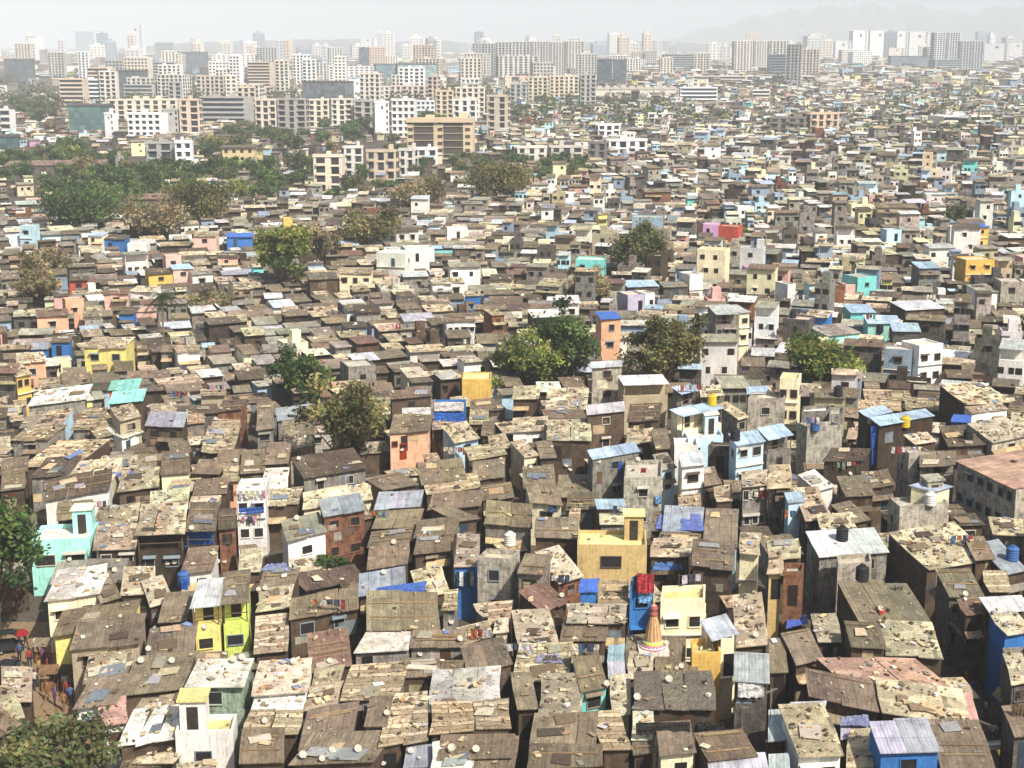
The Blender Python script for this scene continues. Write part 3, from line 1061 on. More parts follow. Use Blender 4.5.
# px py(base) crown radius m, crown height, trunk, kind, label
TREES = """
353 487 5.0 12 b | big brown-green bushy tree behind the postered grey shed @ the bushy brown tree
302 417 4.0 9.6 g | round bright green tree left of the bushy brown tree @ the round green tree
562 394 5.4 12 g | broad dark green tree left of the salmon tower @ the broad dark green tree
530 400 4.8 10 y | bright green lower tree joined to the broad dark green tree
664 405 5.6 13.5 b | broad olive-brown tree right of the salmon tower @ the broad olive tree
636 287 6.2 12 d | round dark olive tree in the middle of the shanties @ the round dark olive tree
820 398 5.6 8.5 y | low bushy tree beside the dark grey right tower @ the low bushy right tree
500 207 10 12 b | wide brown-green tree below the ochre framed flats @ the wide brown-green tree
283 297 5.8 13 y | tall yellow-green tree right of the pink cluster @ the tall yellow-green tree
322 270 5.0 9 t | thin brownish tree behind the tall yellow-green tree
366 252 7.0 9 b | olive tree left of the big blank white building
590 316 5.0 8.0 t | thin bare brownish tree above the broad dark green tree
-2 640 4.9 11 g | large dark green tree cut by the left edge @ the large left-edge tree
52 832 5.2 7.2 d | leafy tree filling the bottom left corner @ the bottom-left corner tree
48 290 6.5 8.5 t | bare grey-brown tree at left among shanties @ the bare left tree
35 312 5.5 7.0 t | lower bare bush-like tree at the left edge
205 232 10 13 b | bushy brown tree near the blue-tarped house @ the bushy far brown tree
160 248 9 11 t | bare reddish-brown tree beside the small white cube house
208 318 5.0 4.5 t | low dry brush patch beside the palm tree
90 238 11 13 g | dark green tree left among far trees
415 218 9 10 t | bare brown tree right of the white flats by the trees
330 592 1.7 3.4 g | small green bush squeezed between sheds at lower centre
479 410 2.6 4.6 y | round green bush growing against the mustard yellow house
135 462 2.0 3.2 g | small green shrub below the small brown tower house
"""
# ------------------------------------------------------------------ houses
FOOT = []                    # footprints already taken: (corners, cx, cy, radius)
RUB, SCR = MB(), MB()
RUBCOLS = [lin(h) for h in ('d8c8a4', 'b9a684', 'a08c6c', '8a7a68', 'e2dccb', '6b5a48', 'c0b090', '9a948a', '4a4038', 'b08a64')]
SCRCOLS = [lin(h) for h in ('c9b48c', 'd6c6a2', 'a89878', '8e8676', 'b9b8b4', '77695a', 'bdb49e', 'b0a284', 'a98f76', '8a7a62', '94866c', '5f5446', 'bda988', '7486ac')]
hr = random.Random(21)
MATL = [WALL, BLOCK, TIN, SHEET, METAL, PATCH, STRIP, WPATCH, TERR, TARP, DARK, PLAIN]
MI = {m.name: i for i, m in enumerate(MATL)}

def sep(a, b):
    for P in (a, b):
        for i in range(4):
            ex, ey = P[(i + 1) % 4][0] - P[i][0], P[(i + 1) % 4][1] - P[i][1]
            nx, ny = -ey, ex
            A = [p[0] * nx + p[1] * ny for p in a]
            B = [p[0] * nx + p[1] * ny for p in b]
            if max(A) <= min(B) or max(B) <= min(A):
                return True
    return False
GRIDF = {}
def take(P):
    cx = sum(p[0] for p in P) / 4
    cy = sum(p[1] for p in P) / 4
    r = max(math.hypot(p[0] - cx, p[1] - cy) for p in P)
    e = (P, cx, cy, r)
    for i in range(int((cx - r) // 10), int((cx + r) // 10) + 1):
        for j in range(int((cy - r) // 10), int((cy + r) // 10) + 1):
            GRIDF.setdefault((i, j), []).append(e)
def is_free(P):
    cx = sum(p[0] for p in P) / 4
    cy = sum(p[1] for p in P) / 4
    r = max(math.hypot(p[0] - cx, p[1] - cy) for p in P)
    for i in range(int((cx - r) // 10), int((cx + r) // 10) + 1):
        for j in range(int((cy - r) // 10), int((cy + r) // 10) + 1):
            for e in GRIDF.get((i, j), ()):
                if math.hypot(e[1] - cx, e[2] - cy) < r + e[3] and not sep(P, e[0]):
                    return False
    return True

def add_window(parent, T, x, z, w, h, y, rnd, shade, frame_col, bars=False):
    f = MB(T)
    t = .07
    f.box(x - w / 2 - t, x - w / 2, y - .07, y + .02, z - h / 2 - t, z + h / 2 + t, frame_col)
    f.box(x + w / 2, x + w / 2 + t, y - .07, y + .02, z - h / 2 - t, z + h / 2 + t, frame_col)
    f.box(x - w / 2, x + w / 2, y - .07, y + .02, z + h / 2, z + h / 2 + t, frame_col)
    f.box(x - w / 2 - .05, x + w / 2 + .05, y - .12, y + .02, z - h / 2 - t, z - h / 2, frame_col, bottom=True)
    if bars:
        for k in range(1, 4):
            xx = x - w / 2 + w * k / 4
            f.box(xx - .012, xx + .012, y - .05, y - .02, z - h / 2, z + h / 2, lin('4a4540'))
        f.box(x - w / 2, x + w / 2, y - .05, y - .02, z - .012, z + .012, lin('4a4540'))
    o = f.build('window', PLAIN, parent)
    p = MB(T)
    p.box(x - w / 2, x + w / 2, y - .012, y + .01, z - h / 2, z + h / 2, lin('2b2a2a'))
    p.build('pane', DARK, o)
    if shade:
        s = MB(T)
        s.slab([(x - w / 2 - .2, y - .5, z + h / 2 + .14), (x + w / 2 + .2, y - .5, z + h / 2 + .14), (x + w / 2 + .2, y + .02, z + h / 2 + .24), (x - w / 2 - .2, y + .02, z + h / 2 + .24)], .07, frame_col)
        s.build('sunshade', WALL, o)
    return o

def house(P1, P2, D, sk, h, roof, wall, opts=(), label=None, anc=None, rnd=hr, rubble=True):
    u = Vector((P2.x - P1.x, P2.y - P1.y))
    W = max(u.length, 1.0)
    rz = math.atan2(u.y, u.x)
    cx, cy = (P1.x + P2.x) / 2, (P1.y + P2.y) / 2
    h += rnd.uniform(-.08, .08)
    if roof == 't' and not anc and rnd.random() < .45:
        roof = 'T'
    rmat, rcol, rw = ROOFS[roof]
    wmat, wcol, ww = WALLS[wall]
    rcol, wcol = vary(rcol, .2, rnd), vary(wcol, .1, rnd)
    flat = roof in 'fFy'
    terrace = flat
    name = 'terrace_house' if flat else ('shack' if wall in 'kKngd' and h < 6.3 else 'house')
    root = empty(name, (cx, cy, 0), rz)
    T = lambda p: (p[0] + sk * p[1], p[1], p[2])
    ca, sa = math.cos(rz), math.sin(rz)
    def world(p):
        x, y, z = T(p)
        return (cx + ca * x - sa * y, cy + sa * x + ca * y, z)
    foot = [world((x, y, 0))[:2] for x, y in ((-W / 2, 0), (W / 2, 0), (W / 2, D), (-W / 2, D))]
    take(foot)
    oh = 0 if flat else min(.38, D * .12)
    hs = 0 if flat else .14
    x0, x1 = -W / 2 + hs, W / 2 - hs
    y0, y1 = oh, D - (.0 if flat else .08)
    rise = 0 if flat else min(.9, max(.12 * D, .3)) * rnd.uniform(.8, 1.15)
    zat = lambda y: h + rise * y / D
    # walls
    m = MB(T)
    if terrace:
        zt, tf = h, h - (.5 if 'low' not in opts else .3)
        w_ = .16
        loggia = 'L' in opts
        m.box(x0, x1, y0, y1, 0, tf, wcol, top=wcol)
        m.build('wall', wmat, root)
        pm = MB(T)
        pm.box(x0, x1, y0, y0 + w_, tf + .003, zt, wcol, bottom=False)
        pm.box(x0, x1, y1 - w_, y1, tf + .003, zt - rnd.uniform(0, .2), wcol)
        pm.box(x0, x0 + w_, y0 + w_, y1 - w_, tf + .003, zt - .03, wcol)
        pm.box(x1 - w_, x1, y0 + w_, y1 - w_, tf + .003, zt - .03, wcol)
        pm.build('parapet', wmat, root)
        fm = MB(T)
        fm.box(x0 + w_, x1 - w_, y0 + w_, y1 - w_, tf + .003, tf + .03, rcol)
        fm.build('roof', rmat, root)
        # stair-head room on bigger terraces
        if 'stair' in opts or 'low' not in opts and W > 4.0 and D > 2.6 and (anc or rnd.random() < .3):
            s = MB(T)
            bx = rnd.choice((x0 + .25, x1 - 1.95))
            s.box(bx, bx + 1.7, y1 - 2.0, y1 - .2, tf + .03, tf + 2.3, wcol)
            s.slab([(bx - .15, y1 - 2.2, tf + 2.42), (bx + 1.85, y1 - 2.2, tf + 2.42), (bx + 1.85, y1 - .1, tf + 2.42), (bx - .15, y1 - .1, tf + 2.42)], .12, rcol)
            so = s.build('stair_room', wmat, root)
            dm = MB(T)
            dm.box(bx + .45, bx + 1.2, y1 - 2.02, y1 - 1.98, tf + .04, tf + 1.9, lin('3a332c'))
            dm.build('door', DARK, so)
        ztop = zt
    else:
        L = 'L' in opts and h > 4.2
        def hull(ya, yb, za, front_top=None):
            zf, zb = zat(ya) - .1, zat(yb) - .1
            if front_top is not None:
                zf = zb = front_top
            m.face([(x0, ya, za), (x1, ya, za), (x1, ya, zf), (x0, ya, zf)], wcol, [(x0, za), (x1, za), (x1, zf), (x0, zf)])
            m.face([(x1, yb, za), (x0, yb, za), (x0, yb, zb), (x1, yb, zb)], wcol, [(x1, za), (x0, za), (x0, zb), (x1, zb)])
            m.face([(x1, ya, za), (x1, yb, za), (x1, yb, zb), (x1, ya, zf)], wcol, [(ya, za), (yb, za), (yb, zb), (ya, zf)])
            m.face([(x0, yb, za), (x0, ya, za), (x0, ya, zf), (x0, yb, zb)], wcol, [(yb, za), (ya, za), (ya, zf), (yb, zb)])
            m.face([(x0, ya, zf), (x1, ya, zf), (x1, yb, zb), (x0, yb, zb)], wcol, None)
        if L:
            rec = min(1.3, D * .4)
            lv = h - 1.75
            m.box(x0, x1, y0, y0 + rec, 0, lv, wcol)
            hull(y0 + rec, y1, 0)
        else:
            hull(y0, y1, 0)
        m.build('wall', wmat, root)
        if L:
            b = MB(T)
            pc = vary(lin('6a5a4a'), .3, rnd)
            k = max(2, int(W / 2.2) + 1)
            for i in range(k):
                xx = x0 + .08 + (x1 - x0 - .16) * i / (k - 1)
                b.box(xx - .05, xx + .05, y0 + .02, y0 + .12, lv, zat(y0) - .08, pc)
            b.box(x0, x1, y0 + .03, y0 + .09, lv + .75, lv + .82, pc)
            b.build('railing', PLAIN, root)
            d = MB(T)
            for i in range(max(1, int(W / 2.4))):
                xx = x0 + (i + .5) * (x1 - x0) / max(1, int(W / 2.4))
                d.box(xx - .4, xx + .4, y0 + rec - .03, y0 + rec + .02, lv + .01, lv + 1.5, lin('2e2822'))
                d.build('door', DARK, root)
                d = MB(T)
        # roof in overlapping widths
        rm = MB(T)
        th = .07
        nseg = 1 if W < 3.2 else rnd.choice((1, 2, 2, 3))
        if 'n' in opts:
            nseg = 1
        cuts = [-W / 2] + sorted(-W / 2 + W * (i + rnd.uniform(-.15, .15)) / nseg for i in range(1, nseg)) + [W / 2]
        for i in range(nseg):
            a, b = cuts[i], cuts[i + 1]
            off = rnd.uniform(0, .05) if nseg > 1 else 0
            yf = rnd.uniform(-.12, .12) if nseg > 1 else 0
            yb = D + rnd.uniform(-.1, .25)
            cc = vary(rcol, .1 if nseg == 1 else .2, rnd)
            jz = [rnd.uniform(-.05, .05) if rmat in (PATCH, WPATCH, STRIP, SHEET) else 0 for _ in range(4)]
            jj = .13 if rmat in (PATCH, WPATCH, STRIP, TARP) else (.06 if rmat is SHEET else 0)
            J = lambda: rnd.uniform(-jj, jj)
            yq = [yf + J(), yf + J(), yb + J(), yb + J()]
            aL, bR = (a + J(), b + J())
            q = [(aL, yq[0], zat(yq[0]) + off + jz[0]), (bR, yq[1], zat(yq[1]) + off + jz[1]), (b + J(), yq[2], zat(yq[2]) + off + jz[2]), (a + J(), yq[3], zat(yq[3]) + off + jz[3])]
            # irregular sagging sheet: split in two along the depth
            ym = D * rnd.uniform(.4, .6)
            sag = -rnd.uniform(0, .09)
            zm = zat(ym) + off + sag
            am_, bm_ = (a + J(), ym, zm), (b + J(), ym, zm)
            q1 = [q[0], q[1], bm_, am_]
            q2 = [am_, bm_, q[2], q[3]]
            ed = tuple(v * .8 for v in cc)
            rm.slab(q1, th, cc, 0, ed)
            rm.slab(q2, th, cc, 0, ed)
        ro = rm.build('roof', rmat, root)
        if roof in 'der' and rnd.random() < .5:
            # ridge boards / battens laid across the sheets to hold them down
            bm_ = MB(T)
            for i in range(rnd.randint(1, 3)):
                yy = D * rnd.uniform(.15, .9)
                a, b = -W / 2 + rnd.uniform(.05, .5), W / 2 - rnd.uniform(.05, .5)
                bm_.box(a, b, yy - .04, yy + .05, zat(yy) + .05, zat(yy) + .13, vary(lin('8a7658'), .3, rnd))
            bm_.build('batten', SCRAP, root)
        ztop = h
    # windows and doors on the front and, for taller houses, the right-hand side
    nw = 0
    for o in opts:
        if o[0] == 'w' and o[1:].isdigit():
            nw = int(o[1:])
    fc = rnd.choice([lin('b8b2a4'), lin('8a7a66'), lin('5a4c40'), lin('7d8a90'), wcol, wcol])
    top = ztop - (1.75 if 'L' in opts and not flat else (.5 if flat else .0))
    if nw:
        levels = 1 if top < 5.6 else (2 if top < 8.6 else 3)
        for lv in range(levels):
            z = top - 1.05 - (0.35 if wall in 'wlymco' else 0) - lv * 2.6
            if z < .9:
                continue
            for i in range(nw):
                x = x0 + (i + .5) * (x1 - x0) / nw + rnd.uniform(-.12, .12)
                ww_ = min((x1 - x0) / nw * .6, rnd.uniform(.75, 1.15))
                if anc and wall in 'lmO' and nw < 3:
                    ww_ = min((x1 - x0) / nw * .62, 1.7)
                add_window(root, T, x, z, ww_, rnd.uniform(.75, .95), y0, rnd, rnd.random() < .3, fc, bars=nw < 3 and rnd.random() < .35)
    elif rnd.random() < .55 and h > 3.3 and wall not in 'fG':
        dm = MB(T)
        x = rnd.uniform(x0 + .6, max(x0 + .7, x1 - .6))
        zt = top - rnd.uniform(.35, .8)
        dm.box(x - .4, x + .4, y0 - .04, y0 + .01, max(0, zt - 1.8), zt, vary(rnd.choice([lin('2c2622'), lin('3a4a58'), lin('4d3626'), lin('23211f')]), .2, rnd))
        dm.build('door', DARK, root)
    if 'door' in opts:
        dm = MB(T)
        x = x0 + (x1 - x0) * .33
        dm.box(x - .42, x + .42, y0 - .05, y0 + .01, h - 3.25, h - 1.35, lin('8a2f14'))
        do = dm.build('door', PLAIN, root)
        do['label'] = 'red wooden door'
        pm = MB(T)
        pm.box(x - .36, x + .36, y0 - .062, y0 - .051, h - 1.95, h - 1.5, lin('2a1c16'))
        pm.build('pane', DARK, do)
        sg = MB(T)
        sg.box(x + .7, x + 1.9, y0 - .05, y0 + .01, h - 1.15, h - .6, lin('b9a07a'))
        sg.build('sign_board', PLAIN, root)
        add_window(root, T, x0 + .55, h - 1.35, .6, .55, y0, rnd, False, lin('7a4a30'))
    if wall in 'GwgcsthFmfd' and h > 6.2 and W > 2 and D > 2.2:
        xx = x1
        for side in (1, -1):
            if rnd.random() < .65:
                # side window: reuse the frame builder with x and y exchanged
                sx = x1 if side > 0 else x0
                Ts = (lambda p, sx=sx, side=side: T((sx - side * p[1], p[0] * side, p[2])))
                add_window(root, Ts, side * (y0 + (y1 - y0) * rnd.uniform(.35, .65)), top - 1.3, .75, .8, 0.0, rnd, False, fc)
    # ledges between storeys on the well-kept houses
    if wall in 'wclymtsYLPh' and top > 5.5:
        lm = MB(T)
        z = top - 2.5
        while z > 2:
            lm.box(x0 - .02, x1 + .02, y0 - .28, y0 + .02, z, z + .09, vary(lin('d8d2c4'), .1, rnd), bottom=True)
            z -= 2.7
        lm.build('ledge', WALL, root)
    # patches of tin and board nailed over the front
    if not flat and wall in 'kKgdGna' and 'L' not in opts and W > 1.6:
        pm = MB(T)
        for _ in range(rnd.randint(1, 4)):
            pw, ph = rnd.uniform(.4, min(1.6, W * .45)), rnd.uniform(.4, 1.3)
            a = rnd.uniform(x0, x1 - pw)
            z = rnd.uniform(max(.2, h - 3.2), h - .3 - ph)
            e_ = rnd.uniform(.012, .03)
            pm.box(a, a + pw, y0 - e_, y0, z, z + ph, vary(rnd.choice([wcol, wcol, lin('8a8478'), lin('5a4a3a'), lin('7a6a58'), lin('6f7a80'), lin('a89878')]), .25, rnd))
        pm.build('wall_patch', TIN, root)
    # lean-to sheets over the gap in front
    if not flat and not anc and 'L' not in opts and 3.6 < h < 6.4 and W > 2 and rnd.random() < .6:
        am = MB(T)
        a0 = x0 + (x1 - x0) * rnd.choice((0, 0, .3))
        a1 = x1 - (x1 - x0) * (rnd.choice((0, 0, .35)) if a0 == x0 else 0)
        dz, out = rnd.uniform(.9, 1.5), rnd.uniform(.7, 1.25)
        am.slab([(a0, y0 - out, h - dz - .25), (a1, y0 - out, h - dz - .25), (a1, y0 + .02, h - dz), (a0, y0 + .02, h - dz)], .05, vary(rnd.choice([lin('857560'), lin('b9a47e'), lin('6e5f4c'), lin('9a9484'), lin('cdb48a')]), .2, rnd))
        am.build('awning', rnd.choice((SHEET, SHEET, PATCH)), root)
    # loose stuff weighing down the roofing
    if rubble and not flat:
        n = {'T': 6.0, 't': 9.0, 'c': 11.0, 'w': 5, 'p': 5, 'e': 1.2, 'd': 1.7, 'r': 2.2, 'k': 2, 'v': .9, 'g': 1.4}.get(roof, .2) * W * D * .30
        scatter(world, lambda x, y: zat(y) + .02, -W / 2 + .2, W / 2 - .2, .2, D - .2, int(n), rnd, roof)
        for _ in range(rnd.choice((0, 0, 1, 1, 2, 3)) if roof in 'tTcdewgr' else 0):
            # a loose sheet thrown over a leak, held a hand above the roof plane
            lx, ly = rnd.uniform(.7, 2.2), rnd.uniform(.6, 1.5)
            if lx > W - .6 or ly > D - .5:
                continue
            x, y, a = rnd.uniform(-W / 2 + .2, W / 2 - lx - .2), rnd.uniform(.2, D - ly - .2), rnd.uniform(-.2, .2)
            SCR.T = world
            q = [(0, 0), (lx, rnd.uniform(-.15, .15)), (lx + rnd.uniform(-.2, .1), ly), (rnd.uniform(-.1, .2), ly)]
            q = [(x + p_[0] * math.cos(a) - p_[1] * math.sin(a), y + p_[0] * math.sin(a) + p_[1] * math.cos(a)) for p_ in q]
            SCR.slab([(px_, py_, zat(py_) + .12 + rnd.uniform(-.02, .03)) for px_, py_ in q], .03, vary(rnd.choice([lin(c_) for c_ in ('8f8878', '6a5c4a', 'b3a484', '8f9090', 'b59c78', '4e443a', 'b5ab96', '7a6a54', '6a7078')]), .2, rnd))
            SCR.T = None
    elif flat and rubble:
        scatter(world, lambda x, y: h - .48, x0 + .4, x1 - .4, y0 + .4, max(y0 + .5, y1 - .4), int(W * D * .35), rnd, 'f')
    p = world((0, D * .5, h))
    size = 'wide ' if W > 6.6 else ('narrow ' if W < 2.6 else '')
    fam = {'shack': 'shack', 'terrace_house': 'block house', 'house': 'house'}[name]
    desc = f"{size}{rw} {fam} with {ww} walls"
    cat = 'house' if name != 'shack' else 'shack'
    tag(root, label, cat, 'houses packed together on the hillside')
    if label is None:
        later(root, desc, p)
    if anc:
        anchor(anc, p)
    return root

def scatter(world, zf, xa, xb, ya, yb, n, rnd, roof, big=1.0):
    if xb <= xa or yb <= ya:
        return
    for _ in range(n):
        x, y = rnd.uniform(xa, xb), rnd.uniform(ya, yb)
        z = zf(x, y) + .05
        a = rnd.uniform(0, 6.28)
        s = rnd.choice((.06, .08, .1, .13, .2, .28)) * big
        if rnd.random() < .88:
            lx, ly, lz = s * rnd.uniform(.6, 1.6), s * rnd.uniform(.4, 1), s * rnd.uniform(.25, .7)
            col = vary(rnd.choice(RUBCOLS), .2, rnd)
            mb = RUB
        else:
            lx, ly, lz = rnd.uniform(.3, .85), rnd.uniform(.25, .6), .03
            col = vary(rnd.choice(SCRCOLS), .2, rnd)
            mb = SCR
        c, s_ = math.cos(a), math.sin(a)
        tl = rnd.uniform(-.12, .12)
        def W_(p):
            X, Y = p[0] * c - p[1] * s_, p[0] * s_ + p[1] * c
            w = world((x + X, y + Y, z))
            return (w[0], w[1], w[2] + p[2] + p[0] * tl)
        old = mb.T
        mb.T = W_
        mb.box(-lx / 2, lx / 2, -ly / 2, ly / 2, 0, lz, col)
        mb.T = old

def parse(txt):
    ox, oy, k = 0, 0, 1
    for ln in txt.strip().splitlines():
        if ln[0] == '@':
            ox, oy, k = [float(v) for v in ln[1:].split()]
            continue
        body, _, lab = ln.partition('|')
        lab, _, anc = lab.partition('@')
        yield ox, oy, k, body.split(), lab.strip() or None, anc.strip() or None

def make_near():
    specs = []
    for ox, oy, k, t, lab, anc in parse(NEAR):
        fx = lambda v: ox + float(v) / k
        fy = lambda v: oy + float(v) / k
        h = float(t[6])
        h = 4.3 + (h - 4.6) * .72
        P1, P2 = unproj(fx(t[0]), fy(t[1]), h), unproj(fx(t[2]), fy(t[3]), h)
        roof, wall = t[7][0], t[7][1]
        u = Vector((P2.x - P1.x, P2.y - P1.y)).normalized()
        n = Vector((-u.y, u.x))
        sk = 0
        if t[4] == 'D':
            D = float(t[5])
        else:
            D = 3.5
            for _ in range(3):
                rise = 0 if roof in 'fFy' else min(.9, max(.12 * D, .3))
                B = unproj(fx(t[4]), fy(t[5]), h + rise)
                v = Vector((B.x - P1.x, B.y - P1.y))
                D = max(2.2, min(12.0, v.dot(n)))
            sk = max(-.42, min(.42, v.dot(u) / max(v.dot(n), 1)))
        specs.append([P1, P2, D, sk, h, roof, wall, t[8:], lab, anc, u, n])
    def quad(sp, ya, yb):
        P1, P2, D, sk, h = sp[:5]
        u, n = sp[10], sp[11]
        f = lambda P, y: (P.x + u.x * sk * y + n.x * y, P.y + u.y * sk * y + n.y * y)
        return [f(P1, ya), f(P2, ya), f(P2, yb), f(P1, yb)]
    base = [quad(sp, .1 if not sp[8] else (-2.6 if sp[9] else -1.2), sp[2]) for sp in specs]
    for i, sp in enumerate(specs):
        if sp[5] in 'fFyblsB' or sp[4] > 6.6:
            continue
        g = 0
        own = quad(sp, .15, sp[2])
        cx, cy = base[i][0]
        near = [q for j, q in enumerate(base) if j != i and sep(q, own) and abs(q[0][0] - cx) < 25 and abs(q[0][1] - cy) < 30]
        while g < 1.3:
            q = quad(sp, sp[2], sp[2] + g + .25)
            if any(not sep(q, w) for w in near):
                break
            g += .25
        sp[2] += g
    for sp in specs:
        house(*sp[:10])

LOWZ = []       # ground before the landmarks, where only low sheds stand
def make_upper():
    for ox, oy, k, t, lab, anc in parse(UPPER):
        x1, y1, x2, y2, yb = [float(v) / k for v in t[:5]]
        x1, x2, y1, y2, yb = x1 + ox, x2 + ox, y1 + oy, y2 + oy, yb + oy
        ym = (y1 + y2) / 2
        h = 3.2
        for _ in range(4):
            h = 2.9 + .82 * (yb - ym) / (F / (unproj(x1, ym, h).y / CP * 1.0 + 1) * 1.0)
        h = max(4.2, min(17, h))
        # gentle cap on how far a front may turn: small pixel errors mean metres out here
        P1, P2 = unproj(x1, ym, h), unproj(x2, ym, h)
        slope = max(-.45, min(.45, (y1 - y2) / max(x2 - x1, 1) * 4))
        dy = (P2.x - P1.x) * slope
        P1.y -= dy / 2
        P2.y += dy / 2
        house(P1, P2, float(t[5]) * .8, 0, h, t[6][0], t[6][1], t[7:] + ['low'], lab, anc)
        u = Vector((P2.x - P1.x, P2.y - P1.y)).normalized()
        n = Vector((u.y, -u.x))
        e = u * 2.6
        a, b = P1.xy - e, P2.xy + e
        LOWZ.append([tuple(a), tuple(b), tuple(b + n * 26), tuple(a + n * 26)])
# ------------------------------------------------------------------ the rest of the settlement
fr = random.Random(5)
def in_poly(x, y, P):
    c = False
    j = len(P) - 1
    for i in range(len(P)):
        if (P[i][1] > y) != (P[j][1] > y) and x < (P[j][0] - P[i][0]) * (y - P[i][1]) / (P[j][1] - P[i][1]) + P[i][0]:
            c = not c
        j = i
    return c

LANES = [[(-30, 622), (60, 622), (78, 650), (82, 700), (62, 738), (30, 745), (0, 700), (-30, 690)],
         [(897, 545), (922, 545), (1005, 690), (1040, 740), (1040, 800), (975, 775), (930, 655)],
         [(375, 470), (395, 470), (397, 640), (375, 640)]]
LANES_W = [[tuple(unproj(x, y, 0)[:2]) for x, y in L] for L in LANES]
GREEN_PX = [[(0, 118), (70, 118), (70, 140), (145, 150), (205, 146), (300, 138), (320, 200), (290, 214), (215, 212), (205, 238), (150, 236), (120, 222), (55, 222), (0, 212)],
            [(300, 128), (470, 128), (520, 175), (520, 195), (440, 212), (400, 200), (320, 205)],
            [(500, 150), (600, 165), (600, 185), (500, 200)], [(0, 60), (250, 60), (250, 118), (0, 118)], [(250, 60), (520, 60), (520, 128), (250, 128)],
            [(520, 60), (640, 60), (640, 110), (520, 118)]]

def far_house(mb, cx, cy, rz, w, d, h, rnd, near):
    ca, sa = math.cos(rz), math.sin(rz)
    mb.T = lambda p: (cx + ca * p[0] - sa * p[1], cy + sa * p[0] + ca * p[1], p[2])
    tall = h > 5.2
    wl = rnd.choices('kKgGdwcpsytnhaP', ((18, 14, 14, 5, 14, 5, 4, 1.6, 1.6, .4, .5, 2.5, 3, 7, .3) if cy < 330 else (9, 7, 14, 9, 9, 12, 6, 3.2, 4.5, .5, .7, 2, 5, 6, .4)) if not tall else (2, 3, 14, 14, 10, 15, 6, 2.6, 5, .6, .8, 2, 6, 5, .3))[0]
    rf = rnd.choices('deTtgrcwvblfF', ((30, 14, 9, 9, 12, 5, 7, 7, 1, 1.2, 3.5, 4, 2) if cy < 330 else (24, 9, 8, 8, 20, 4, 8, 11, 1, 2, 6, 5, 3)) if not tall else (16, 8, 5, 5, 11, 4, 6, 7, 1, 3.5, 8, 16, 8))[0]
    wm, wc, _ = WALLS[wl]
    rm, rc, _ = ROOFS[rf]
    wc, rc = vary(wc, .25, rnd), vary(rc, .28, rnd)
    wi, ri = MI[wm.name], MI[rm.name]
    x0, x1 = -w / 2, w / 2
    if rf in 'fF':
        mb.box(x0, x1, 0, d, 0, h - .6, wc, wi)
        t = .15
        for a in ((x0, x1, 0, t), (x0, x1, d - t, d), (x0, x0 + t, t, d - t), (x1 - t, x1, t, d - t)):
            mb.box(a[0], a[1], a[2], a[3], h - .6, h, wc, wi)
        mb.box(x0 + t, x1 - t, t, d - t, h - .6, h - .57, rc, ri)
        if rnd.random() < .5:
            bx = rnd.uniform(x0 + .2, x1 - 1.6)
            mb.box(bx, bx + 1.4, d - 1.8, d - .3, h - .57, h + 1.5, wc, wi)
    else:
        rise = .12 * d * rnd.uniform(.5, 1.4)
        L = tall and rnd.random() < .3
        rec = 0
        if L:
            rec = 1.2
            mb.box(x0 + .1, x1 - .1, .3, rec, 0, h - 1.6, wc, wi)
            for xx in (x0 + .15, x1 - .25):
                mb.box(xx, xx + .1, .32, .42, h - 1.6, h, wc, wi)
        mb.box(x0 + .1, x1 - .1, .55 + rec, d, 0, h - .1 + rise * (.55 + rec) / d, wc, wi)
        n = 1 if w < 3.6 else rnd.choice((1, 2))
        for i in range(n):
            a, b = x0 + w * i / n, x0 + w * (i + 1) / n
            c = vary(rc, .15, rnd)
            o = rnd.uniform(0, .06)
            mb.slab([(a, 0, h + o), (b, 0, h + o), (b, d + .15, h + rise + o), (a, d + .15, h + rise + o)], .08, c, ri, tuple(v * .8 for v in c))
    # openings
    k = rnd.randint(0, 2) if not tall else rnd.randint(1, 3)
    yf = .55 if rf not in 'fF' else 0
    if rf not in 'fF' and L:
        yf = .3
    for lv in range(1 if h < 5 else int((h - 1) / 2.6)):
        z = h - 1.5 - lv * 2.6 - (1.6 if rf not in 'fF' and L else 0)
        for i in range(k):
            x = x0 + (i + rnd.uniform(.3, .7)) * w / k
            s = rnd.uniform(.3, .5)
            mb.box(x - s, x + s, yf - .05, yf + .01, z - .45, z + .45, lin('2c2926'), MI['dark_opening'])
            if rnd.random() < .3:
                mb.box(x - s - .1, x + s + .1, yf - .5, yf + .0, z + .55, z + .62, wc, wi, bottom=True)
    if near:
        world = lambda p: (cx + ca * p[0] - sa * p[1], cy + sa * p[0] + ca * p[1], p[2])
        rnd2 = rnd
        n = {'T': .8, 't': 1.2, 'c': 1.1, 'w': .6, 'd': .35, 'e': .3}.get(rf, .1) * w * d * near
        scatter(world, lambda x, y: h + .12 * y * .8, x0 + .2, x1 - .2, .2, d - .2, int(n), rnd, rf, 1.6)
    mb.T = None

def wanted(cx, cy, h):
    """does this spot hold a house, seen on the photograph's plan of greens, lanes and blocks"""
    for L in LANES_W:
        if in_poly(cx, cy, L):
            return 0
    px, py = proj((cx, cy, 0))
    mx = 480 if cy < 300 else 90
    if px < -mx or px > 1024 + mx or py > 960:
        return 0
    for i, P in enumerate(GREEN_PX):
        if in_poly(px, py, P):
            return (.2, .10, .25, .08, .04, .1)[i]
    return 1

